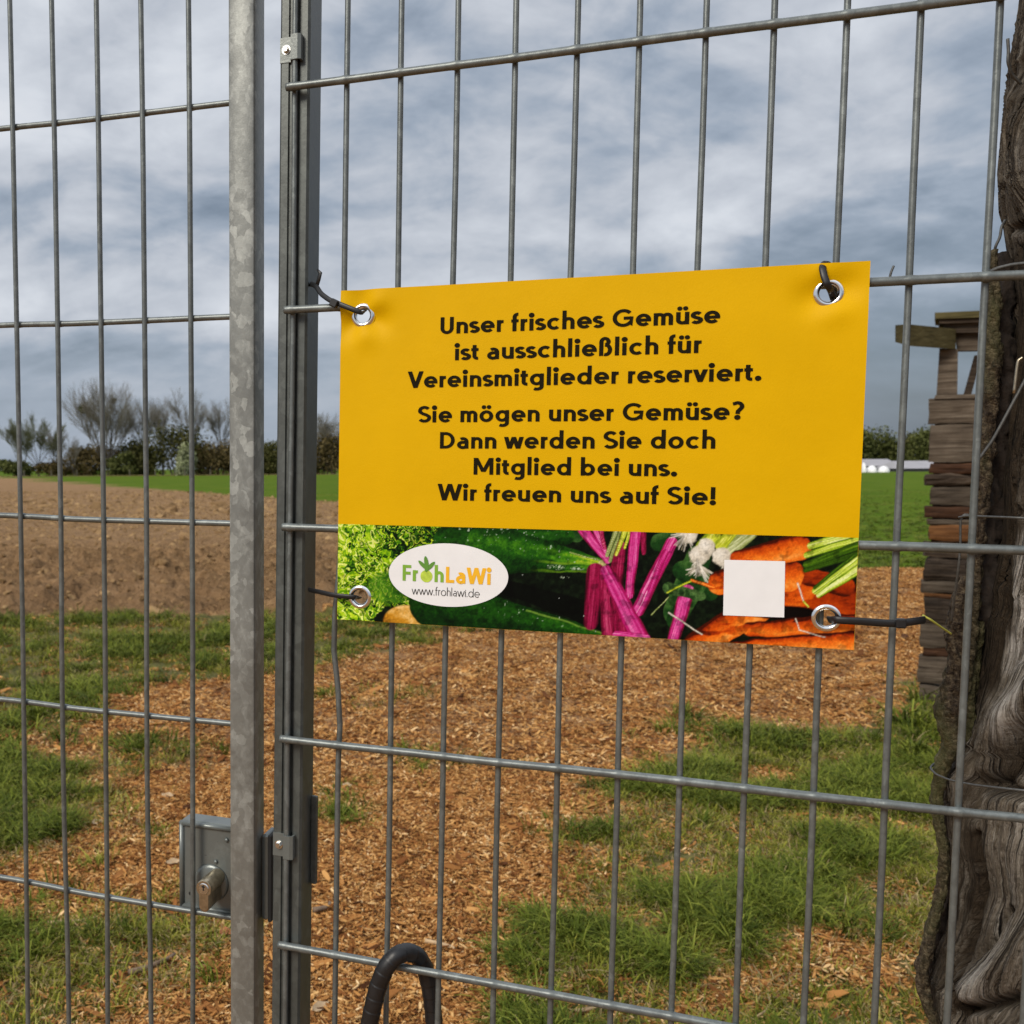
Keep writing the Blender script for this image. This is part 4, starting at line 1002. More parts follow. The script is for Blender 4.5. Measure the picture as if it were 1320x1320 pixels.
# eyelets
for (eu, ev) in EY:
    d0 = float(disp(np.array(eu), np.array(ev))); c = (eu, d0, ev + BH)
    prof = [(.0064, .0022), (.0064, -.0004), (.0068, -.0014), (.0078, -.0021), (.0090, -.0022), (.0102, -.0016), (.0112, -.0005), (.0114, .0006), (.0104, .0016), (.0080, .0024)]
    MB().lathe(prof, c, 'y', 48, True).build('eyelet', M['chrome'], board, True)

# ------------------------------------------------------------------ cable ties
def spx(x, y, d): p = FENCE.px(x, y, d); return p
def ties(name, label, path, w_, head=None, tail=None):
    pts = [spx(*p) for p in path]; root = empty(name, FENCE, tuple(pts[0]), label, 'cable tie', 'black cable ties holding the yellow board')
    # resample smoothly
    P = np.array(pts); t = np.arange(len(P)); tt = np.linspace(0, len(P) - 1, len(P) * 5)
    Q = np.stack([np.interp(tt, t, P[:, k]) for k in range(3)], 1)
    for _ in range(2): Q[1:-1] = (Q[:-2] + 2 * Q[1:-1] + Q[2:]) / 4
    Q = Q - pts[0]
    MB().tube(list(Q), w_, 8, flat=.32, up=(0, -1, 0)).build('strap', M['black'], root, True)
    if head:
        hx, hy, hd, ang = head; c = spx(hx, hy, hd) - pts[0]; a = math.radians(ang); mb = MB(); R = np.array([[math.cos(a), 0, -math.sin(a)], [0, 1, 0], [math.sin(a), 0, math.cos(a)]])
        b = MB().box((-.0036, -.0030, -.0036), (.0036, .0030, .0036), .0009); mb.add([R @ np.array(p) + c for p in b.v], b.f); mb.build('clasp', M['black'], root)
    if tail:
        T = [spx(*p) - pts[0] for p in tail]; MB().tube(T, [w_ * .75] * (len(T) - 1) + [w_ * .3], 6, flat=.3, up=(0, -1, 0)).build('tail', M['black'], root, True)
    return root
ties('cable_tie', 'black cable tie with a curled tail, upper left eyelet to the post', [(470, 401, -.004), (466, 403, -.0145), (455, 399, -.0155), (440, 393, -.015), (425, 387, -.012), (414, 379, -.006), (407, 368, .003), (400, 366, .016)], .0025,
     (431, 391, -.0145, -25), [(408, 370, .004), (411, 360, .002), (413, 352, .001), (409, 347, .002)])
ties('cable_tie', 'black cable tie looped over the top edge at the upper right eyelet', [(1074, 384, .002), (1071, 374, -.011), (1066, 366, -.0145), (1062, 355, -.0135), (1060, 345, -.011), (1062, 340, -.006), (1068, 341, .002), (1074, 352, .010), (1080, 364, .012)], .0027)
ties('cable_tie', 'short black cable tie from the lower left eyelet to the post', [(464, 771, -.002), (458, 770, -.0125), (448, 769, -.0135), (436, 768, -.0128), (424, 766, -.010), (412, 763, -.003), (402, 761, .008), (398, 760, .016)], .0023)
ties('cable_tie', 'long black cable tie from the lower right eyelet towards the trunk', [(1068, 799, -.002), (1076, 799, -.0125), (1090, 800, -.0135), (1110, 801, -.013), (1135, 803, -.0115), (1160, 804, -.010), (1178, 801, -.006), (1192, 799, .004)], .0031,
     (1161, 803.5, -.0105, 2))
# ------------------------------------------------------------------ black taped tube hooked over a rod
tp = [(466, 1400, -.016), (472, 1345, -.016), (479, 1305, -.016), (487, 1272, -.015), (497, 1247, -.014), (510, 1232, -.010), (524, 1226.5, 0.0), (538, 1231, .010), (548, 1248, .016), (555, 1275, .019), (559, 1310, .020), (561, 1350, .020), (562, 1400, .020)]
pts = np.array([spx(*p) for p in tp]); base = pts[0].copy()
t = np.arange(len(pts)); tt = np.linspace(0, len(pts) - 1, 150); Q = np.stack([np.interp(tt, t, pts[:, k]) for k in range(3)], 1)
for _ in range(14): Q[1:-1] = (Q[:-2] + Q[1:-1] * 2 + Q[2:]) / 4
ln = np.concatenate([[0], np.cumsum(np.linalg.norm(np.diff(Q, axis=0), axis=1))])
Lq = np.linspace(0, ln[-1], 420); Q = np.stack([np.interp(Lq, ln, Q[:, k]) for k in range(3)], 1)
rad = .0079 + .00045 * ((Lq / .0125) % 1.0)
hose = empty('taped_tube', FENCE, tuple(base), 'black tape wrapped tube looped over the lowest rod in view', 'tube')
MB().tube(list(Q - base), list(rad), 20, flat=1.0).build('tube_wrap', M['tape'], hose, True)
# grip the tube to the ground so that it does not hang in the air
g0 = spx(466, 1400, -.016); foot = []
for (dx, sgn, yy) in ((Q[0], 1, -.016), (Q[-1], -1, .020)):
    foot.append([dx, dx + np.array([-.02 * sgn, 0, -.25]), dx + np.array([-.02 * sgn, -.01, -.6]), np.array([dx[0] - .01 * sgn, dx[1] - .03, GZ + .01])])
for ft in foot: MB().tube([p - base for p in ft], .0080, 14).build('tube_leg', M['tape'], hose, True)

# ------------------------------------------------------------------ weathered trunk behind the fence
def trunk_mat(name, bark=False):
    m, t, b = material(name)
    g = t.n('ShaderNodeAttribute', attribute_name='grain').outputs['Vector']
    s1 = t.noise(t.mapping(g, (150, 150, 9)), 1.0, 6, .72, .15); s2 = t.noise(t.mapping(g, (480, 480, 34)), 1.0, 4, .75); s3 = t.noise(t.mapping(g, (14, 14, 5)), 1.0, 4, .6, .5)
    s4 = t.noise(g, 240, 3, .7)
    if bark:
        c = t.ramp(s4, [(0.32, (0.010, 0.006, 0.004, 1)), (0.5, (0.050, 0.035, 0.022, 1)), (0.66, (0.13, 0.10, 0.062, 1)), (0.78, (0.27, 0.25, 0.17, 1))])
        c = t.mix(t.ramp(s3, [(0.45, (0,) * 3 + (1,)), (0.7, (0.7,) * 3 + (1,))]), c, (0.10, 0.105, 0.035, 1))
        hh = t.math('ADD', s4, s3); bs, bd = 1.0, .004
    else:
        c = t.ramp(s1, [(0.36, (0.022, 0.014, 0.008, 1)), (0.44, (0.125, 0.098, 0.068, 1)), (0.53, (0.28, 0.24, 0.185, 1)), (0.66, (0.60, 0.56, 0.49, 1))])
        c2 = t.ramp(s2, [(0.36, (0.032, 0.024, 0.017, 1)), (0.52, (0.17, 0.145, 0.115, 1)), (0.70, (0.50, 0.47, 0.43, 1))])
        c = t.mix(.45, c, c2)
        sp2 = t.noise(g, 130, 4, .75)
        ck_ = t.noise(t.mapping(g, (230, 230, 6)), 1.0, 3, .6, .2)
        c = t.mix(t.ramp(ck_, [(.36, (.9,) * 3 + (1,)), (.43, (0,) * 3 + (1,))]), c, (0.014, 0.009, 0.006, 1))
        c = t.mix(t.ramp(sp2, [(0.34, (.75,) * 3 + (1,)), (0.52, (0,) * 3 + (1,))]), c, (0.035, 0.026, 0.018, 1))
        c = t.mix(t.ramp(s3, [(0.40, (0.0,) * 3 + (1,)), (0.66, (.5,) * 3 + (1,))]), c, (0.085, 0.062, 0.038, 1))
        c = t.mix(t.math('MULTIPLY', t.n('ShaderNodeAttribute', attribute_name='pale_streak').outputs['Fac'], t.ramp(s2, [(.38, (0,) * 3 + (1,)), (.55, (1,) * 3 + (1,))])), c, (0.62, 0.59, 0.55, 1))
        c = t.mix(t.n('ShaderNodeAttribute', attribute_name='rot').outputs['Fac'], c, t.mix(s4, (0.012, 0.008, 0.005, 1), (0.055, 0.038, 0.022, 1)))  # 'rot' carries shade painted into gaps, cracks and folds, plus dark patches
        hh = t.math('ADD', t.math('ADD', t.math('MULTIPLY', s1, 1.3), t.math('MULTIPLY', s2, .8)), t.math('MULTIPLY', sp2, .5)); hh = t.math('ADD', hh, t.math('MULTIPLY', t.ramp(ck_, [(.34, (0,) * 3 + (1,)), (.46, (1,) * 3 + (1,))]), 1.2)); bs, bd = 1.0, .005
    t.l(c, b.inputs['Base Color']); b.inputs['Roughness'].default_value = .8; b.inputs['Specular IOR Level'].default_value = .25
    bump(t, b, hh, bs, bd); return m
LEFT = [(-400, 1345), (-40, 1319), (0, 1313), (60, 1304), (120, 1293), (170, 1289), (225, 1284), (275, 1286), (296, 1292), (330, 1297), (400, 1300), (520, 1291), (620, 1281), (720, 1273), (800, 1263), (860, 1256), (930, 1240), (960, 1228), (1000, 1214),
        (1050, 1212), (1100, 1221), (1150, 1216), (1200, 1203), (1250, 1193), (1290, 1199), (1320, 1206), (1400, 1190), (1700, 1120), (2400, 1060)]
TY = .17                                            # depth of the silhouette behind the fence plane
lp = np.array([spx(x, y, TY) for y, x in LEFT])
order = np.argsort(lp[:, 2]); lz, lxs = lp[order, 2], lp[order, 0]
zs = np.concatenate([np.linspace(GZ - .05, -.95, 26)[:-1], np.linspace(-.95, .22, 520), np.linspace(.22, .42, 8)[1:]])
NT_ = 520
th = np.concatenate([np.linspace(math.radians(150), math.radians(300), 430, endpoint=False), np.linspace(math.radians(300), math.radians(510), 90, endpoint=False)])
TH, Z = np.meshgrid(th, zs)
RX = .155 + .02 * smst(-.3, -1.0, Z) ; RY = .125
cx = np.interp(Z, lz, lxs) + RX
def project(Pw):
    d = (Pw - CAM) @ MW; return PPX + F_PX * d[..., 0] / -d[..., 2], PPY - F_PX * d[..., 1] / -d[..., 2]
ct, st_ = np.cos(TH), np.sin(TH)
bx, by = cx + RX * ct, TY + .01 + RY * st_
Pw = np.stack([bx, by, Z], -1).reshape(-1, 3) @ TF.T + FO
QX, QY = project(Pw); QX = QX.reshape(Z.shape); QY = QY.reshape(Z.shape)
def seg(pl, sx=1.0):
    """distance in photo pixels to a polyline, for laying out folds"""
    d = np.full(Z.shape, 1e9)
    for (x0, y0), (x1, y1) in zip(pl[:-1], pl[1:]):
        e = np.array([x1 - x0, y1 - y0], float); t = np.clip(((QX - x0) * e[0] + (QY - y0) * e[1]) / (e @ e), 0, 1); d = np.minimum(d, np.hypot(QX - x0 - e[0] * t, QY - y0 - e[1] * t))
    return d
S_arc = TH * .15
# grain direction field: warp the across-coordinate round knots and folds
wa = S_arc * 1.0
wa = wa + .007 * (fbm(QX * .012, QY * .006, 3, 201) - .5) * 2
kn = np.hypot((QX - 1332) / 1.0, (QY - 196) / 1.5); wa = wa + .055 * np.exp(-(kn / 55) ** 2) * 1.0 + .0
low_t = smst(860, 1000, QY)
wa = wa + low_t * (QY - 930) / 1250 * .11 * smst(1215, 1330, QX)
wa = wa + smst(1130, 1300, QY) * (QY - 1130) / 1250 * .20
gl = ridged(wa * 95, Z * 3.2, 4, 211, .6); gs_ = fbm(wa * 300, Z * 14, 3, 215)
crk = ridged(wa * 85 + 1.1 * gs_ + .5 * fbm(QX * .09, QY * .05, 3, 251), Z * 3.4, 4, 219, .6)
patch = smst(.38, .62, fbm(wa * 12, Z * 6, 3, 223))
out = (gl - .55) * .0030 * (.4 + .9 * patch) + (gs_ - .5) * .0060 + (fbm(wa * 26, Z * 5, 3, 217) - .5) * .014 - .014 * smst(.70, .88, crk) * (.35 + .65 * patch)
for pl, depth, wd in (([(1292, 296), (1306, 290), (1335, 281)], -.013, 5), ([(1316, 176), (1320, 215), (1334, 235)], -.014, 6), ([(1258, 1008), (1275, 975), (1300, 950), (1345, 926)], -.026, 13),
                      ([(1250, 1010), (1290, 1022), (1345, 1018)], -.014, 7), ([(1243, 965), (1236, 1000), (1240, 1050)], -.012, 5),
                      ([(1243, 1075), (1254, 1120), (1246, 1165), (1232, 1230), (1236, 1310)], -.016, 5), ([(1285, 1170), (1268, 1205), (1246, 1235)], -.010, 4),
                      ([(1236, 1302), (1275, 1290), (1345, 1272)], -.018, 7), ([(1215, 1250), (1222, 1290), (1232, 1330)], -.010, 4), ([(1316, 1180), (1325, 1172)], -.012, 4),
                      ([(1318, 480), (1310, 600), (1312, 720), (1300, 850)], -.006, 4), ([(1322, 300), (1310, 420)], -.005, 3)):
    out = out + depth * np.exp(-(seg(pl) / wd) ** 2)
for pl, amp, wd in (([(1228, 960), (1222, 1005), (1222, 1040)], .010, 9), ([(1255, 985), (1285, 925), (1330, 880)], .016, 22), ([(1245, 1275), (1285, 1245), (1340, 1190)], .018, 24),
                    ([(1300, 130), (1300, 230)], .008, 22), ([(1225, 1090), (1230, 1150), (1212, 1220)], .006, 8)):
    out = out + amp * np.exp(-(seg(pl) / wd) ** 2)
bx2, by2 = bx + out * ct, by + out * st_
for _ in range(3):                                  # keep the left outline where the trunk's outline is
    Pq = np.stack([bx2, by2, Z], -1).reshape(-1, 3) @ TF.T + FO; q1, q2 = project(Pq); q1 = q1.reshape(Z.shape); q2 = q2.reshape(Z.shape)
    am = q1.argmin(1); xm = q1.min(1); ym = q2[np.arange(len(am)), am]
    o_ = np.argsort([p[0] for p in LEFT]); want = np.interp(ym, np.array([p[0] for p in LEFT])[o_], np.array([p[1] for p in LEFT])[o_])
    dz = (want - xm) / 1180 * (np.abs(zs) < 1.0); bx2 = bx2 + dz[:, None]
trunk = empty('weathered_trunk', FENCE, (float(np.interp(GZ, lz, lxs)) + .155, TY, GZ), 'gnarled grey weathered tree trunk with loose bark behind the fence', 'tree trunk')
to_ = np.array([float(np.interp(GZ, lz, lxs)) + .155, TY, GZ])
tv = np.stack([bx2, by2, Z], -1).reshape(-1, 3) - to_
nr, nc = Z.shape; ii = np.arange(nr * nc).reshape(nr, nc)
jj = np.concatenate([ii, ii[:, :1]], 1); q = np.stack([jj[:-1, :-1], jj[:-1, 1:], jj[1:, 1:], jj[1:, :-1]], -1).reshape(-1, 4)
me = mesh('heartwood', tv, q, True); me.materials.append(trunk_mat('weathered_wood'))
wantQ = np.interp(QY, [p[0] for p in LEFT], [p[1] for p in LEFT])
crevice_shade = smst(26, 6, np.abs(QX - wantQ - 8) + (fbm(QX * .06, QY * .02, 3, 231) - .5) * 26) * smst(300, 340, QY) * smst(930, 860, QY) + .95 * smst(.72, .88, crk) + .55 * smst(45, 12, QX - wantQ) * smst(.40, .58, fbm(wa * 60, Z * 9, 3, 253)) + .6 * smst(.52, .70, fbm(wa * 40, Z * 7, 3, 235)) * smst(1080, 1180, QY) * smst(1300, 1240, QX)  # painted shade: bark gap, cracks and left edge; also some random dark patches
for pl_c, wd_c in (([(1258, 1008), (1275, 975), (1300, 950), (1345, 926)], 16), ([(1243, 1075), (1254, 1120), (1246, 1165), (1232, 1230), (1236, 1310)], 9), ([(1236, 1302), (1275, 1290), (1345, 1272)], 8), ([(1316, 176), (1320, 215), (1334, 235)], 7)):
    crevice_shade = crevice_shade + np.exp(-(seg(pl_c) / wd_c) ** 2)  # deep folds darkened in colour too, as shade
pale_k = np.zeros(Z.shape)  # paler streaks along set lines, mostly raised folds, broken by noise
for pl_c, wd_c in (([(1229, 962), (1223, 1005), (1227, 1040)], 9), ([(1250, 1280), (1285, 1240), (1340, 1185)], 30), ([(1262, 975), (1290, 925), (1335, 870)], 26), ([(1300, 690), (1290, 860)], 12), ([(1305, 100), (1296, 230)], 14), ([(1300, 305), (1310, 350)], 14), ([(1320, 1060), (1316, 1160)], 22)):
    pale_k = np.maximum(pale_k, np.exp(-(seg(pl_c) / wd_c) ** 2))
pale_k = .75 * pale_k * smst(.38, .62, fbm(wa * 50, Z * 8, 3, 241)) * (1 - np.clip(crevice_shade, 0, 1))
rb_ = me.attributes.new('pale_streak', 'FLOAT', 'POINT'); rb_.data.foreach_set('value', (pale_k * .9).astype(np.float32).ravel())
ra = me.attributes.new('rot', 'FLOAT', 'POINT'); ra.data.foreach_set('value', np.clip(crevice_shade, 0, 1).astype(np.float32).ravel())  # stores the painted crevice shade
ga = me.attributes.new('grain', 'FLOAT_VECTOR', 'POINT'); ga.data.foreach_set('vector', np.stack([wa, np.zeros_like(wa), Z], -1).astype(np.float32).ravel())
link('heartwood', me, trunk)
bark_m = trunk_mat('loose_bark', True)
def bark(pl, depth, seed, nm='bark_strip', mt_=None):
    A = np.array([list(spx(x, y, depth)) + [w_ * .5 / 1180 * (1 + depth)] for x, y, w_ in pl]); n_ = 260; t = np.linspace(0, len(A) - 1, n_)
    A = np.stack([np.interp(t, np.arange(len(A)), A[:, k]) for k in range(4)], 1); v, gr = [], []; m_ = 22
    zz = A[:, 2]; 
    for i in range(n_):
        for k in range(m_):
            a = 2 * math.pi * k / m_; n0 = float(fbm(np.array([zz[i] * 42]), np.array([k * 1.15 if k < m_ / 2 else (m_ - k) * 1.15 + 30]), 3, seed)[0]) if False else 0
            v.append((a, k, i))
    Kk = np.array([p[1] for p in v], float); Ii = np.array([p[2] for p in v]); an = np.array([p[0] for p in v])
    cir = np.cos(an) * 1.3 + 5; cir2 = np.sin(an) * 1.3 + 5
    nz = ridged(cir * 1.2 + zz[Ii] * 30, cir2 * 1.2 + zz[Ii] * 22, 4, seed, .6); nz2 = fbm(cir + zz[Ii] * 75, cir2 - zz[Ii] * 60, 3, seed + 3)
    R = A[Ii, 3] * (.25 + .85 * nz + .8 * (nz2 - .35))
    jx = (fbm(zz[Ii] * 25, zz[Ii] * 0 + 3, 3, seed + 8) - .5) * .008
    X_, Y_, Z_ = A[Ii, 0] + jx + R * np.cos(an) * np.where(np.cos(an) > 0, 1.25, 1.0), A[Ii, 1] + R * np.sin(an) * 1.6, zz[Ii]
    vv = np.stack([X_, Y_, Z_], 1) - to_
    i2 = np.arange(n_ * m_).reshape(n_, m_); j2 = np.concatenate([i2, i2[:, :1]], 1)
    qq = np.stack([j2[:-1, :-1], j2[:-1, 1:], j2[1:, 1:], j2[1:, :-1]], -1).reshape(-1, 4)
    me = mesh(nm, vv, qq, True); me.materials.append(mt_ or bark_m)
    g_ = me.attributes.new('grain', 'FLOAT_VECTOR', 'POINT'); g_.data.foreach_set('vector', np.stack([X_, Y_, Z_], 1).astype(np.float32).ravel())
    return link(nm, me, trunk)
M['gap_shade'] = plain('shade_filler', (0.022, 0.014, 0.009), .9, 0, .5, 90, .8, .004)  # near-black colour standing in for shade between bark and body
bark([(1290, 326, 8), (1290, 380, 18), (1287, 460, 22), (1282, 560, 22), (1276, 660, 20), (1268, 750, 22), (1256, 810, 22), (1248, 860, 20), (1240, 910, 18), (1234, 960, 12), (1222, 1060, 12), (1224, 1130, 14), (1214, 1190, 14), (1204, 1240, 14), (1208, 1300, 14), (1216, 1400, 14)], .185, 331, 'shade_filler', M['gap_shade'])  # added dark filler strip, reads as the shaded gap behind the bark
bark([(1281, 322, 5), (1279, 350, 10), (1277, 420, 13), (1273, 500, 12), (1269, 580, 12), (1264, 650, 11), (1260, 720, 10), (1256, 780, 9), (1250, 840, 8), (1245, 890, 7)], .16, 301)
bark([(1246, 742, 5), (1240, 772, 10), (1233, 805, 14), (1229, 845, 14), (1222, 885, 16), (1217, 918, 18), (1221, 950, 14), (1213, 985, 11), (1208, 1015, 10), (1209, 1050, 9), (1214, 1090, 9), (1211, 1140, 9), (1202, 1185, 9), (1193, 1220, 10), (1188, 1248, 10), (1192, 1282, 10), (1201, 1318, 10), (1206, 1400, 12)], .15, 311)
bark([(1262, 800, 8), (1258, 850, 9), (1250, 900, 10), (1246, 950, 8), (1236, 1060, 10), (1240, 1110, 9), (1232, 1170, 9), (1222, 1230, 9), (1226, 1290, 8)], .17, 321)

# wires and bits round the trunk
def wire(name, label, path, r=.0009, mat='rust_wire', cat='wire'):
    P = np.array([spx(*p) for p in path]); t = np.arange(len(P)); tt = np.linspace(0, len(P) - 1, len(P) * 6); Q = np.stack([np.interp(tt, t, P[:, k]) for k in range(3)], 1)
    for _ in range(3): Q[1:-1] = (Q[:-2] + 2 * Q[1:-1] + Q[2:]) / 4
    o = MB().tube(list(Q - P[0]), r, 6).build(name, M[mat], None, True); o.matrix_world = FENCE.mat(tuple(P[0])); return prop(o, label, cat)
wire('tie_wire', 'thin grey wire ring round the foot of the trunk below the middle', [(1345, 1022, .02), (1320, 1019, .02), (1290, 1016, .03), (1255, 1012, .06), (1225, 1006, .10), (1206, 998, .13), (1199, 990, .15), (1204, 984, .18), (1212, 984, .22)], .0010)
wire('tie_wire', 'straight thin wire stretched across the trunk at mid height', [(1236, 667, .08), (1245, 665, .07), (1270, 666, .05), (1300, 667, .03), (1345, 669, .02)], .0009)
wire('tie_wire', 'slack wire hanging beside the bark from the bent wire corner', [(1252, 664, .08), (1243, 663, .08), (1238, 670, .08), (1238, 700, .08), (1236, 730, .08), (1230, 770, .09), (1226, 803, .10)], .0009)
wire('tie_wire', 'diagonal taut wire rising to the right over the trunk', [(1262, 592, .03), (1280, 567, .03), (1300, 530, .03), (1325, 483, .03), (1345, 450, .03)], .0011)
wire('tie_wire', 'wire stub above the upper rod beside the trunk', [(1268, 354, .012), (1285, 346, .012), (1305, 341, .012), (1345, 337, .012)], .0013)
wire('dry_twig', 'short bent dry twig lying against the upright trunk wood', [(1307, 507, .03), (1312, 465, .03), (1318, 461, .03)], .0010, 'nickel', 'twig')
wire('dry_twig', 'tiny twig tip sticking up behind the upper rod', [(1147, 357, .01), (1149, 350, .01), (1152, 343, .012)], .0009, 'rust_wire', 'twig')
wire('bark_splinter', 'thin dark splinter curling off the trunk below the upper rod', [(1281, 334, .165), (1283, 318, .16), (1289, 306, .16), (1291, 292, .16), (1296, 284, .17)], .0012, 'rust_wire', 'splinter')
wire('bark_splinter', 'short dark splinter on the trunk near the top edge', [(1316, 108, .16), (1304, 96, .155), (1299, 80, .15), (1300, 66, .15), (1299, 50, .15)], .0014, 'rust_wire', 'splinter')
M['yblade'] = plain('yellow_blade', (0.42, 0.42, 0.07), .5, 0, .2, 100)
wire('grass_blade', 'single yellow grass stem caught by the long cable tie', [(1189, 793, .02), (1200, 799, .02), (1214, 809, .03), (1226, 817, .04)], .0008, 'yblade', 'grass stem')
# ------------------------------------------------------------------ plank hut at the path's edge
hut_base = at(1190, 905, 6.45)
RH = np.array([[rgt[0], fwd[0], 0], [rgt[1], fwd[1], 0], [0, 0, 1]])
_d = hut_base[:2] / np.linalg.norm(hut_base[:2])
HUT = Frame(np.array([[_d[1], _d[0], 0], [-_d[0], _d[1], 0], [0, 0, 1]]), (hut_base[0], hut_base[1], 0.0))
def plank_mat(name, c0, c1, c2):
    m, t, b = material(name)
    P = t.n('ShaderNodeTexCoord').outputs['Object']; oi = t.n('ShaderNodeObjectInfo').outputs['Random']
    sh = t.n('ShaderNodeVectorMath', operation='ADD'); t.l(P, sh.inputs[0]); cb = t.n('ShaderNodeCombineXYZ'); t.l(t.math('MULTIPLY', oi, 37), cb.inputs[0]); t.l(cb.outputs[0], sh.inputs[1])
    a = t.noise(t.mapping(sh.outputs[0], (3, 20, 60)), 1, 5, .65, .4); d = t.noise(sh.outputs[0], 6, 4, .6)
    c = t.ramp(a, [(0.3, c0), (0.5, c1), (0.72, c2)]); c = t.mix(t.ramp(d, [(0.4, (0,) * 3 + (1,)), (0.7, (.5,) * 3 + (1,))]), c, c0)
    k = t.math('ADD', t.math('MULTIPLY', oi, .45), .48); vmn = t.n('ShaderNodeVectorMath', operation='SCALE'); t.l(c, vmn.inputs[0]); t.l(k, vmn.inputs['Scale'])
    t.l(vmn.outputs[0], b.inputs['Base Color']); b.inputs['Roughness'].default_value = .85; b.inputs['Specular IOR Level'].default_value = .2; bump(t, b, a, .8, .006); return m
M['plank'] = plank_mat('grey_plank', (0.042, 0.030, 0.020, 1), (0.135, 0.103, 0.074, 1), (0.25, 0.205, 0.155, 1))
M['rustp'] = plank_mat('rust_brown_plank', (0.018, 0.009, 0.006, 1), (0.075, 0.033, 0.016, 1), (0.15, 0.068, 0.030, 1))
M['rusto'] = plank_mat('orange_brown_plank', (0.05, 0.022, 0.010, 1), (0.19, 0.080, 0.026, 1), (0.30, 0.14, 0.05, 1))
M['barkp'] = plank_mat('bark_plank', (0.016, 0.010, 0.007, 1), (0.070, 0.049, 0.033, 1), (0.17, 0.125, 0.09, 1))
M['beam'] = plank_mat('mossy_beam', (0.050, 0.042, 0.016, 1), (0.115, 0.095, 0.036, 1), (0.18, 0.155, 0.07, 1))
hut = empty('plank_hut', HUT, (0, 0, 0), 'rough grey plank stack wall with a flat timber roof beside the trunk', 'hut')
def rough_box(x0, x1, y0, y1, z0, z1, seed, amp=.008, nx_=26, nz_=5, tilt=0.0):
    """sawn board with uneven, wany edges"""
    rings = []; per = [(0, 0), (1, 0), (1, 1), (0, 1)]
    v, f = [], []; M_ = 2 * (nz_ + 2)
    prof = [(0, k / nz_) for k in range(nz_ + 1)] + [(1, 1 - k / nz_) for k in range(nz_ + 1)]
    for i in range(nx_ + 1):
        u = i / nx_; x = x0 + (x1 - x0) * u
        tn = float(fbm(np.array([x * 9.]), np.array([seed * 7.7]), 3, seed)[0] - .5) * 2 * amp; bn = float(fbm(np.array([x * 9.]), np.array([seed * 3.3 + 50]), 3, seed)[0] - .5) * 2 * amp
        for (a, b) in prof:
            fz = float(vn(np.array([x * 20.]), np.array([b * 3. + a * 9 + seed]), seed)[0] - .5) * amp * .8
            ed = amp * .6 * (1 if b in (0, 1) else 0) * (1 - 2 * a)
            endj = (fz * 2 if i in (0, nx_) else 0)
            v.append((x + endj, y0 + (y1 - y0) * a + fz + ed, z0 + bn + (z1 - z0 + tn - bn) * b + tilt * (x - x0)))
    n_ = len(prof)
    for i in range(nx_):
        for k in range(n_): f.append((i * n_ + k, (i + 1) * n_ + k, (i + 1) * n_ + (k + 1) % n_, i * n_ + (k + 1) % n_))
    f += [tuple(range(n_)), tuple(range((nx_ + 1) * n_ - 1, nx_ * n_ - 1, -1))]
    return v, f
def hp(x, y, D): return HUT.px(x, y, D - DD)
DD = 6.45
# (photo rows top/bottom, left edge, material, projection)
rows = [(512, 546, 1201, 'plank', 0), (547, 596, 1200, 'plank', .004), (597, 611, 1196, 'rustp', .006), (611, 626, 1195, 'barkp', .012), (627, 652, 1199, 'plank', -.004), (652, 668, 1196, 'rustp', .006), (668, 677, 1196, 'plank', 0), (677, 697, 1195, 'rusto', .01),
        (698, 718, 1194, 'barkp', .0), (718, 746, 1192, 'barkp', .012), (747, 764, 1191, 'plank', .0), (764, 771, 1191, 'rusto', -.006), (771, 803, 1190, 'barkp', .006), (803, 834, 1188, 'plank', .0), (834, 845, 1188, 'rustp', -.01), (845, 880, 1187, 'plank', .004), (882, 906, 1186, 'plank', .01)]
for i, (y0, y1, x0, mt, pj) in enumerate(rows):
    x0 += (i * 7 % 5 - 2) * 1.6; a, b = hp(x0, y0, DD), hp(x0, y1, DD)
    v, f = rough_box(a[0], a[0] + .85, -pj, .12, b[2] + .002, a[2] - .002, 400 + i, .011 if mt != 'barkp' else .020)
    o = link('plank', mesh('plank', v, f), hut, M[mt])
    if mt == 'rusto': o['label'] = 'orange brown plank'
    if mt == 'rustp' : o['label'] = 'rust brown plank'
    if mt == 'barkp': o['label'] = 'dark plank with bark edge'
def bar(name, pts4, y0, y1, seed, mt, amp=.004):
    """prism from a photo quadrilateral given as (left top, right top, right bottom, left bottom)"""
    q = [hp(x, y, DD + y0) for x, y in pts4]; mb = MB(); n_ = 10; v = []
    for yy in (y0, y1):
        for p in q: v.append((p[0], yy, p[2]))
    return mb.add(v, [(0, 3, 2, 1), (4, 5, 6, 7), (0, 1, 5, 4), (1, 2, 6, 5), (2, 3, 7, 6), (3, 0, 4, 7)]).build(name, M[mt], hut)
bar('post', [(1211, 449), (1235, 450), (1234, 511), (1207, 511)], .02, .14, 1, 'plank')
bar('brace', [(1256, 458), (1266, 458), (1252, 509), (1242, 509)], .05, .10, 1, 'barkp')
bar('rail', [(1231, 429), (1330, 424), (1330, 450), (1234, 452)], .04, .12, 1, 'plank')
bar('sill_board', [(1206, 509), (1300, 507), (1300, 513), (1204, 514)], -.01, .13, 1, 'plank')
bar('roof_board', [(1205, 403), (1340, 397), (1340, 406), (1206, 411)], -.06, .30, 1, 'beam')
bar('roof_board', [(1210, 411.5), (1340, 406.5), (1340, 413), (1211, 417)], -.04, .28, 1, 'barkp')
bar('roof_board', [(1216, 417.5), (1340, 413.5), (1340, 421), (1218, 423)], .0, .26, 1, 'plank')
bar('roof_board', [(1213, 423.5), (1340, 421.5), (1340, 428), (1216, 429)], -.01, .25, 1, 'barkp')
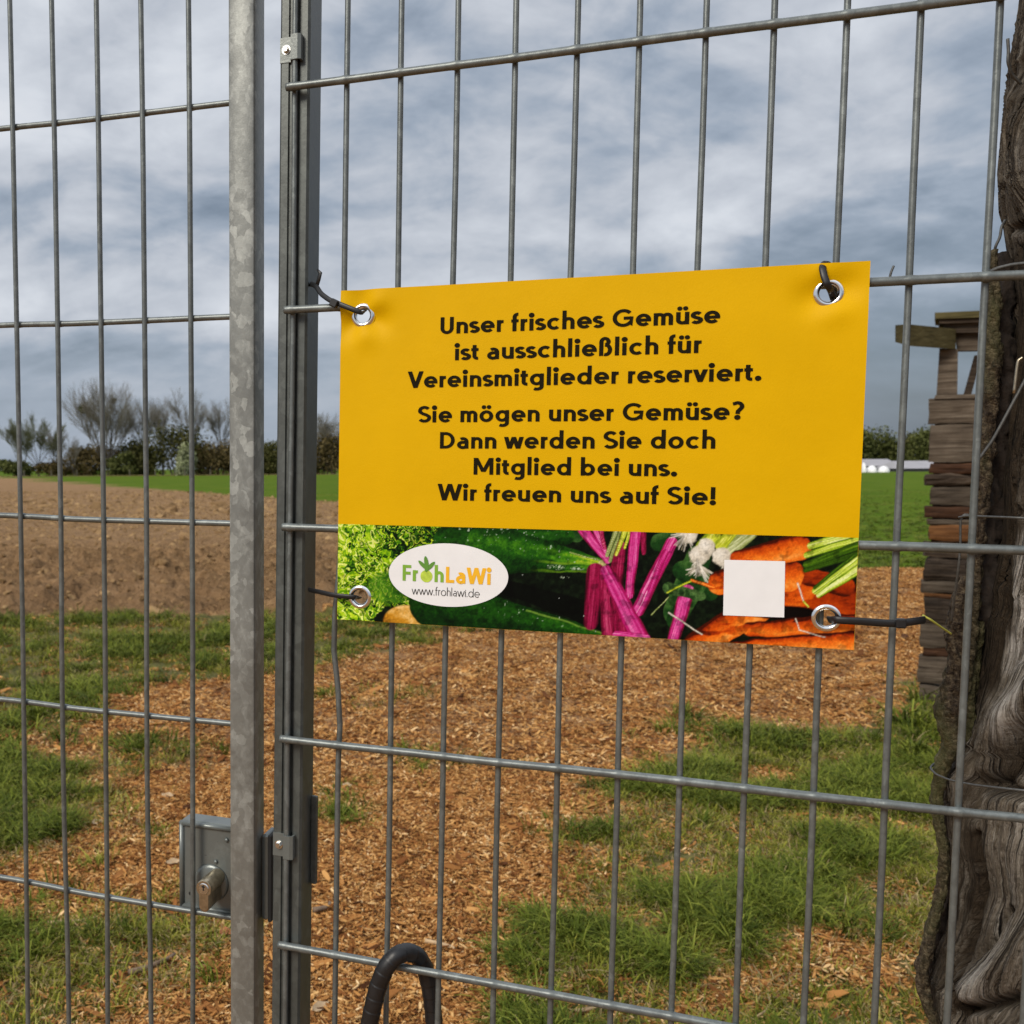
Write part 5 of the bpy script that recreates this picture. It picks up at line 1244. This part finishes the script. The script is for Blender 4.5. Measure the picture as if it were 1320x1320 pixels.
MB().box((hp(1200, 700, DD)[0], .03, .12), (hp(1200, 700, DD)[0] + .8, .11, hp(1200, 520, DD)[2])).build('gap_backing', M['barkp'], hut)  # dark backing box added so no light shows between the planks
# beam reaching out to the left and towards the path
v = [hp(1154, 419, DD - .12), hp(1172, 418, DD - .24), hp(1172, 446, DD - .24), hp(1154, 441, DD - .12),
     hp(1214, 424, DD + .12), hp(1232, 424, DD - .012), hp(1232, 450, DD - .012), hp(1214, 449, DD + .12)]
MB().add(v, [(0, 1, 2, 3), (4, 7, 6, 5), (0, 4, 5, 1), (1, 5, 6, 2), (2, 6, 7, 3), (3, 7, 4, 0)]).build('beam', M['beam'], hut)

# ------------------------------------------------------------------ far things
def tree_mat(name, stops, scale=1.2):
    m, t, b = material(name)
    P = t.n('ShaderNodeNewGeometry').outputs['Position']; at_ = t.n('ShaderNodeAttribute', attribute_name='tint').outputs['Fac']
    n = t.noise(P, scale, 4, .6); k = t.math('ADD', t.math('MULTIPLY', n, .6), t.math('MULTIPLY', at_, .4))
    t.l(t.ramp(k, stops), b.inputs['Base Color']); b.inputs['Roughness'].default_value = .85; b.inputs['Specular IOR Level'].default_value = .1; return m
M['bark_far'] = tree_mat('bare_branch', [(0.2, (0.065, 0.058, 0.048, 1)), (0.7, (0.15, 0.135, 0.115, 1))])
M['twig_far'] = tree_mat('bare_twig', [(0.2, (0.13, 0.12, 0.095, 1)), (0.7, (0.26, 0.24, 0.195, 1))])
M['twig_green'] = tree_mat('budding_twig', [(0.2, (0.085, 0.090, 0.045, 1)), (0.7, (0.19, 0.20, 0.105, 1))])
M['fol_dark'] = tree_mat('dark_foliage', [(0.25, (0.030, 0.034, 0.010, 1)), (0.5, (0.072, 0.072, 0.022, 1)), (0.75, (0.15, 0.14, 0.05, 1))], .35)
M['fol_brown'] = tree_mat('brown_foliage', [(0.25, (0.048, 0.036, 0.014, 1)), (0.5, (0.105, 0.080, 0.032, 1)), (0.75, (0.19, 0.145, 0.065, 1))], .35)
M['fol_olive'] = tree_mat('olive_foliage', [(0.25, (0.035, 0.042, 0.012, 1)), (0.5, (0.075, 0.085, 0.024, 1)), (0.75, (0.15, 0.16, 0.055, 1))], .3)
M['fol_pale'] = tree_mat('pale_blossom', [(0.25, (0.12, 0.14, 0.06, 1)), (0.5, (0.26, 0.28, 0.15, 1)), (0.8, (0.45, 0.46, 0.32, 1))], .5)
def far_px(x, yb, D):
    p = at(x, yb, D); return np.array([p[0], p[1], 0.0])
def ntube(P0, P1, r0, r1):
    """many 3-sided branch segments at once"""
    P0, P1 = np.array(P0), np.array(P1); T = P1 - P0; T /= np.linalg.norm(T, axis=1)[:, None] + 1e-9
    A = np.cross(T, [0.31, 0.92, 0.2]); A /= np.linalg.norm(A, axis=1)[:, None]; B = np.cross(T, A); V_ = []
    for P, r in ((P0, r0), (P1, r1)):
        for k in range(3):
            a = 2 * math.pi * k / 3; V_.append(P + (math.cos(a) * A + math.sin(a) * B) * np.array(r)[:, None])
    V_ = np.stack(V_, 1).reshape(-1, 3); n_ = len(P0); b0 = (np.arange(n_) * 6)[:, None]
    F_ = np.concatenate([b0 + np.array([[k, (k + 1) % 3, 3 + (k + 1) % 3, 3 + k]]) for k in range(3)])
    return V_, F_
def add_tint(me, n_, seed=1):
    a = me.attributes.new('tint', 'FLOAT', 'POINT'); a.data.foreach_set('value', np.repeat(np.random.default_rng(seed).random((n_ + 5) // 6 + 1), 6)[:n_].astype(np.float32))
def bare_tree(name, base, H, label, cat='tree', spread=.55, limbs=7, depth=5, seed=1, mt='twig_far', group=None, rise=.25, twig=.019, fan=None):
    R = random.Random(seed); S0, S1, r0, r1, lv = [], [], [], [], []
    def grow(p, d, L, r, k):
        n_ = 3; q = p
        for i in range(n_):
            d = (d + Vector((R.gauss(0, .09), R.gauss(0, .09), R.gauss(.05, .05)))).normalized(); e = q + d * (L / n_)
            S0.append(tuple(q)); S1.append(tuple(e)); r0.append(max(r * (1 - i / n_ * .45), twig * .6)); r1.append(max(r * (1 - (i + 1) / n_ * .45), twig * .55)); lv.append(k); q = e
            if k < depth and (i > 0 or k > 1):
                m = 1 if k < 2 else 2
                for _ in range(m):
                    ax = Vector((R.gauss(0, 1), R.gauss(0, .6), R.gauss(.25, .6))).normalized(); grow(q, (d + ax * R.uniform(.35, .8)).normalized(), L * R.uniform(.42, .66), r * .50, k + 1)
        if k < depth: grow(q, d, L * .6, r * .5, k + 1)
    trunk_h = H * rise; r_t = H * .014
    S0.append((0, 0, -.3)); S1.append((0, 0, trunk_h)); r0.append(r_t * 1.4); r1.append(r_t); lv.append(0)
    for i in range(limbs):
        a = 6.283 * i / limbs + R.uniform(-.3, .3); s = spread * R.uniform(.35, 1.0) if i else .08
        d = Vector((math.cos(a) * s, math.sin(a) * s * .7, 1)).normalized()
        grow(Vector((0, 0, trunk_h * R.uniform(.75, 1))), d, H * (.50 if fan is None else fan) * R.uniform(.8, 1.05), r_t * .6, 1)
    S0, S1 = np.array(S0), np.array(S1); r0, r1, lv = np.array(r0), np.array(r1), np.array(lv)
    sc = H / max(S1[:, 2].max(), .1); S0 = S0 * sc; S1 = S1 * sc
    root = bpy.data.objects.new(name, None); scene.collection.objects.link(root); root.location = base; prop(root, label, cat, group)
    for nm, msk, mt_ in (('trunk', lv <= 1, 'bark_far'), ('crown', lv > 1, mt)):
        v, f = ntube(S0[msk], S1[msk], r0[msk], r1[msk]); me = mesh(nm, v, f); add_tint(me, len(v), seed); link(nm, me, root, M[mt_])
    return root
def leafy(name, base, W_, D_, H, label, mt='fol_dark', seed=1, n=5200, leaf=.30, cat='tree', group=None, low=.0, trunk_h=.3, lobes=9, parent_part=False):
    g = np.random.default_rng(seed); C_ = g.normal(0, 1, (lobes, 3)); C_ /= np.linalg.norm(C_, axis=1)[:, None]; C_ *= g.uniform(.25, .62, (lobes, 1)); C_[:, 2] = g.uniform(-.8, .55, lobes); C_[:, 0] *= 1.15; rad_ = g.uniform(.34, .55, lobes)
    k = g.integers(0, lobes, n); d = g.normal(0, 1, (n, 3)); d /= np.linalg.norm(d, axis=1)[:, None]
    p = C_[k] + d * (rad_[k] * g.uniform(.3, 1.4, n) ** .7)[:, None]; p = p + .10 * g.normal(0, 1, (n, 3))
    p *= np.array([W_ / 2 * 1.12, D_ / 2, H / 2]); p[:, 2] = np.abs(p[:, 2] + H / 2); m_ = p[:, 2] > .05 * H * 0 - .2; p = p[m_]; n = len(p)
    s = leaf * g.uniform(.5, 1.3, n); A = g.normal(0, 1, (n, 3)); A /= np.linalg.norm(A, axis=1)[:, None]; B = np.cross(A, g.normal(0, 1, (n, 3))); B /= np.linalg.norm(B, axis=1)[:, None] + 1e-9
    V_ = np.stack([p - A * s[:, None], p + B * s[:, None] * .7, p + A * s[:, None], p - B * s[:, None] * .7], 1).reshape(-1, 3)
    me = mesh('crown', V_, np.arange(4 * n).reshape(n, 4)); a = me.attributes.new('tint', 'FLOAT', 'POINT'); a.data.foreach_set('value', np.repeat(np.clip(g.normal(.5, .25, n), 0, 1), 4).astype(np.float32))
    root = bpy.data.objects.new(name, None); scene.collection.objects.link(root); root.location = base; prop(root, label, cat, group)
    link('crown', me, root, M[mt])
    r = random.Random(seed); tb = MB()
    for _ in range(4): tb.tube([(r.uniform(-.1, .1) * W_, 0, -.3), (r.uniform(-.2, .2) * W_, 0, H * .35), (r.uniform(-.3, .3) * W_, 0, H * .7)], [.02 * H, .014 * H, .006 * H], 6)
    o = tb.build('trunk', M['bark_far'], root); add_tint(o.data, len(o.data.vertices)); return root
D0 = 240.0; PXM = D0 / F_PX                         # metres per photo pixel at the tree line
TL = 'trees along the far edge of the green field'
def fb(x, D=D0): return far_px(x, 612 - x * .007, D)
big = bare_tree('bare_tree', fb(139), 128 * PXM, 'tall fan shaped bare poplar with a mistletoe ball, left of the gate stile', spread=.78, limbs=13, depth=5, seed=5, group=TL, rise=.08, fan=.5)
g = np.random.default_rng(3); 
def ball(root, c, r, mt, seed):
    g = np.random.default_rng(seed); n = 500; p = g.normal(0, 1, (n, 3)); p /= np.linalg.norm(p, axis=1)[:, None]; p = p * r * g.uniform(.3, 1, (n, 1)) + c; A = g.normal(0, .12, (n, 3)); B = g.normal(0, .12, (n, 3))
    me = mesh('mistletoe', np.stack([p - A, p + B, p + A, p - B], 1).reshape(-1, 3), np.arange(4 * n).reshape(n, 4)); add_tint(me, 4 * n); link('mistletoe', me, root, M[mt])
lat = np.array([rgt[0], rgt[1], 0])
ball(big, -lat * 32 * PXM * .95 + np.array([0, 0, 86 * PXM]), 1.1, 'fol_olive', 3)
ball(big, lat * 10 * PXM + np.array([0, 0, 97 * PXM]), .55, 'fol_olive', 4)
for i, (x, H, sp, sd_, mt, lab, rs) in enumerate((
        (30, 76, .65, 21, 'twig_green', 'leftmost budding tree with pale green twigs at the field edge', .12), (50, 86, .6, 22, 'twig_green', 'second budding tree from the left at the field edge', .15),
        (72, 70, .6, 23, 'twig_far', 'low bare tree with purple grey twigs beside the fan shaped poplar', .12), (96, 56, .7, 24, 'twig_far', 'small bare bush under the left side of the fan shaped poplar', .08),
        (188, 104, .26, 25, 'twig_far', 'slender bare poplar just right of the fan shaped one', .2), (210, 108, .34, 26, 'twig_far', 'bare V shaped poplar rising behind the dark bushes', .3),
        (246, 114, .34, 27, 'twig_far', 'tallest bare V shaped poplar behind the dark bushes', .25), (288, 104, .24, 28, 'twig_far', 'thin bare poplar beside the gate stile', .2),
        (418, 84, .45, 29, 'twig_far', 'bare tree seen between the fence post and the yellow board', .15), (432, 70, .5, 30, 'twig_far', 'hazy bare tree half hidden by the left edge of the board', .15),
        (375, 66, .5, 31, 'twig_far', 'bare tree hidden behind the fence post', .15))):
    bare_tree('bare_tree', fb(x, D0 + 6 * (i % 3)), H * PXM, lab, spread=sp, limbs=6 if sp > .35 else 4, depth=5 if H > 60 else 4, seed=sd_, mt=mt, group=TL, rise=rs, fan=.5, twig=.024 if x < 80 else .019)
for i, (x, W_, H, mt, lab, sd_, yo) in enumerate((
        (225, 100, 68, 'fol_dark', 'highest dark green domed tree at the field edge', 41, 0), (182, 66, 50, 'fol_dark', 'dark green bush left of the domed tree', 42, 2), (270, 84, 58, 'fol_brown', 'brownish dark tree right of the domed tree', 43, 0),
        (118, 74, 40, 'fol_brown', 'low brown bush below the fan shaped poplar', 44, 3), (156, 34, 30, 'fol_olive', 'yellow green bush right of the fan shaped poplar foot', 45, -3), (70, 60, 26, 'fol_brown', 'low brown thicket under the budding trees', 46, 3),
        (24, 34, 20, 'fol_olive', 'small olive bush at the left end of the tree line', 47, 0), (238, 19, 40, 'fol_pale', 'narrow pale blossoming shrub in front of the dark trees', 48, -8), (300, 60, 44, 'fol_brown', 'brown bush behind the gate stile', 49, 2),
        (349, 50, 42, 'fol_dark', 'dark bush seen in the gap between stile and post', 50, 0), (425, 66, 50, 'fol_brown', 'brown tree clump left of the yellow board', 51, 0), (385, 60, 44, 'fol_dark', 'dark bush behind the fence post', 52, 1))):
    leafy('leafy_tree' if H > 38 else 'bush', fb(x, D0 + yo), W_ * PXM, 9, H * PXM, lab, mt, sd_, 5200 if H > 30 else 2600, .30, 'tree' if H > 38 else 'bush', TL, low=-.25)
# far low woodland on the left horizon
leafy('bush', far_px(-8, 606, 700), 34, 20, 9, 'distant low wood on the horizon at the left edge', 'fol_olive', 60, 2500, .8, 'wood', None)
# right: trees behind the sheds
DR = 210.0; PR = DR / F_PX
def fr_(x, D=DR): p = at(x, 603, D); return np.array([p[0], p[1], 0.0])
for i, (x, W_, H, mt, lab, sd_) in enumerate(((1100, 50, 58, 'fol_olive', 'olive tree partly behind the right edge of the board', 71), (1140, 54, 55, 'fol_olive', 'tall olive green tree right of the yellow board', 72), (1165, 40, 48, 'fol_dark', 'lower dark green tree in the middle of the right hand wood', 73),
                                              (1192, 50, 56, 'fol_olive', 'bright olive tree beside the plank hut', 74), (1225, 60, 52, 'fol_dark', 'dark tree behind the plank hut', 75), (1062, 50, 50, 'fol_dark', 'dark tree hidden behind the board', 76))):
    leafy('leafy_tree', fr_(x, DR + 25 + 5 * (i % 3)), W_ * PR * 1.12, 10, H * PR * 1.12, lab, mt, sd_, 5200, .32, 'tree', 'trees of the wood right of the board', low=-.3)
M['roof'] = plain('grey_sheet_roof', (0.30, 0.29, 0.31), .6, 0, .1, .5, 0); M['shedwall'] = plain('dark_shed_wall', (0.035, 0.035, 0.04), .8, 0, .2, 1, 0); M['wrap'] = plain('white_film', (0.78, 0.78, 0.78), .4, 0, .06, 2, 0)
def shed(x0, x1, ye, yr, D, label, ins=4):
    B_ = Frame(RH, tuple(fr_(x0, D))); pm = D / F_PX; W_ = (x1 - x0) * pm; e = (604 - ye) * pm; r = (604 - yr) * pm
    root = empty('farm_shed', B_, (0, 0, 0), label, 'shed')
    MB().box((.3, .3, 0), (W_ - .3, 9.7, e - .05)).build('wall', M['shedwall'], root)
    i_ = ins * pm
    MB().add([(0, 0, e), (W_, 0, e), (W_ - i_ * .2, 5, r), (i_, 5, r), (0, 10, e), (W_, 10, e)], [(0, 1, 2, 3), (5, 4, 3, 2), (0, 3, 4), (1, 5, 2)]).build('roof', M['roof'], root)
shed(1161, 1250, 600, 590, 200, 'long low shed with a pale grey sloping roof beside the plank hut', 8)
shed(1104, 1162, 597, 588, 212, 'low dark shed behind the white film bales', 5)
for x, w_, hgt, lab in ((1113, 7, 13, 'narrow tall white wrapped bale at the edge of the board'), (1124, 13, 9, 'white wrapped heap left of the other heap by the sheds'), (1139, 14, 8.5, 'white wrapped heap right of the other heap by the sheds')):
    b = fr_(x, 190); pm = 190 / F_PX; v, f = [], []
    for i in range(7):
        t = i / 6; rr_ = math.cos(t * math.pi / 2) ** .5
        for k in range(14):
            a = 6.283 * k / 14; q = 1 + .1 * math.sin(a * 3 + x); v.append((math.cos(a) * rr_ * w_ / 2 * pm * q, math.sin(a) * rr_ * 1.2, hgt * pm * t))
    f = [(i * 14 + k, i * 14 + (k + 1) % 14, (i + 1) * 14 + (k + 1) % 14, (i + 1) * 14 + k) for i in range(6) for k in range(14)] + [tuple(range(84, 98))]
    o = MB().add(v, f).build('wrapped_heap', M['wrap'], None, True); o.location = b; prop(o, lab, 'heap')
# field posts in front of the far trees
M['fpost'] = plain('old_field_post', (0.16, 0.14, 0.11), .85, 0, .2, 3, 0)
fpm = MB().tube([(0, 0, -.2), (0.02, 0, .7), (0, 0, 1.45)], [.09, .085, .075], 7); fpme = mesh('field_post', fpm.v, fpm.f); fpme.materials.append(M['fpost'])
for x, lab in ((31, 'wooden field post below the first budding tree'), (66, 'wooden field post under the second budding tree'), (99, 'wooden field post left of the fan shaped poplar foot'), (133, 'wooden field post at the foot of the fan shaped poplar'),
               (167, 'wooden field post left of the domed dark tree'), (200, 'wooden field post at the left foot of the domed dark tree'), (238, 'wooden field post below the pale blossoming shrub'), (271, 'wooden field post nearest the gate stile')):
    o = link('field_post', fpme); o.location = fb(x, D0 - 14); prop(o, lab, 'post', 'wooden posts along the far field edge')
# pale dry grass margin at the foot of the tree line
m_ = 2600; xx = rng.uniform(-40, 460, m_); pts = np.array([fb(a, D0 - 12 + rng.uniform(-2, 2)) for a in xx])
s = rng.uniform(5, 9, m_)
scatter('dry_margin_grass', tc_g, pts, rots(m_), np.stack([s, s, s], 1), rng.integers(8, 10, m_), 'pale dry grass margin below the far trees', 'grass')

# ------------------------------------------------------------------ litter on the chips, near
M['stick'] = plain('fallen_stick', (0.17, 0.115, 0.075), .8, 0, .35, 60, .5, .002); M['stick2'] = plain('pale_wood', (0.46, 0.32, 0.18), .75, 0, .2, 60, .3, .002); M['leafb'] = plain('brown_leaf', (0.30, 0.10, 0.035), .7, 0, .3, 60, .3, .001); M['leafp'] = plain('pale_leaf', (0.44, 0.31, 0.18), .7, 0, .15, 80, .3, .001)
def stick(name, lab, a, b, r, mt, bend=.02, cat='stick'):
    A = ground_px(*a); B = ground_px(*b); pts = []
    for i in range(8):
        u = i / 7; p = A * (1 - u) + B * u; z = float(ground_z(np.array([p[0]]), np.array([p[1]]))[0][0]); pts.append(np.array([p[0] + bend * math.sin(u * 3), p[1], z + .012 + r]))
    o = MB().tube([p - pts[0] for p in pts], [r * (1 - .4 * i / 7) for i in range(8)], 7).build(name, M[mt], None, True); o.location = pts[0]; prop(o, lab, cat)
def leafy_bit(name, lab, c, L, W_, rot, mt, cat='leaf', curl=.3):
    A = ground_px(*c); z = float(ground_z(np.array([A[0]]), np.array([A[1]]))[0][0]); v = []; n_ = 8; m_ = 4
    for i in range(n_ + 1):
        u = i / n_; wd = W_ * math.sin(math.pi * min(max(u, .03), .97)) ** .7
        for j in range(m_ + 1):
            s = j / m_ - .5; v.append(((u - .5) * L, s * wd, curl * L * ((u - .5) ** 2 * 1.5 + s * s * 1.2) * .6 + .004 * math.sin(u * 9 + s * 5)))
    f = [(i * (m_ + 1) + j, (i + 1) * (m_ + 1) + j, (i + 1) * (m_ + 1) + j + 1, i * (m_ + 1) + j + 1) for i in range(n_) for j in range(m_)]
    o = MB().add(v, f).build(name, M[mt], None, True); o.location = (A[0], A[1], z + .016); o.rotation_euler = (.35, .1, rot); prop(o, lab, cat)
stick('fallen_stick', 'brown stick on the turf below the lock case', (166, 1258), (224, 1232), .009, 'stick')
stick('fallen_stick', 'short brown stick on the chips right of the fence post', (404, 1182), (424, 1172), .009, 'stick')
stick('fallen_stick', 'long pale splinter on the chips right of the taped tube', (548, 1220), (585, 1226), .007, 'stick2')
stick('fallen_stick', 'pale splinter in the turf bottom right of the middle', (742, 1308), (768, 1300), .006, 'stick2')
stick('fallen_stick', 'reddish stick lying in the lower middle chips', (690, 1312), (722, 1305), .007, 'stick')
stick('fallen_stick', 'thin pale straw stalk in the right hand turf', (975, 1312), (988, 1285), .003, 'stick2')
stick('fallen_stick', 'pale wood sliver left of the gate lock', (62, 1192), (122, 1186), .006, 'stick2')
leafy_bit('fallen_leaf', 'pale curled leaf in the turf left of the lock case', (124, 1064), .055, .03, 1.3, 'leafp')
leafy_bit('fallen_leaf', 'pale round wood flake in the turf above the lock case', (216, 1032), .055, .035, .2, 'leafp')
leafy_bit('fallen_leaf', 'russet brown leaf under the lock case by the stile', (291, 1206), .05, .035, .8, 'leafb')
leafy_bit('fallen_leaf', 'large pale flake on the chips left of the lock cylinder', (223, 1120), .065, .03, .9, 'leafp')
leafy_bit('fallen_leaf', 'large curled tan flake at the bottom middle of the chips', (693, 1292), .09, .045, -.5, 'leafp')
leafy_bit('fallen_leaf', 'small white flake on the chips right of the fence post', (447, 1015), .045, .03, .3, 'leafp')
leafy_bit('fallen_leaf', 'broad pale flake at the lower left of the fence post', (412, 1305), .07, .03, 1.1, 'leafp')
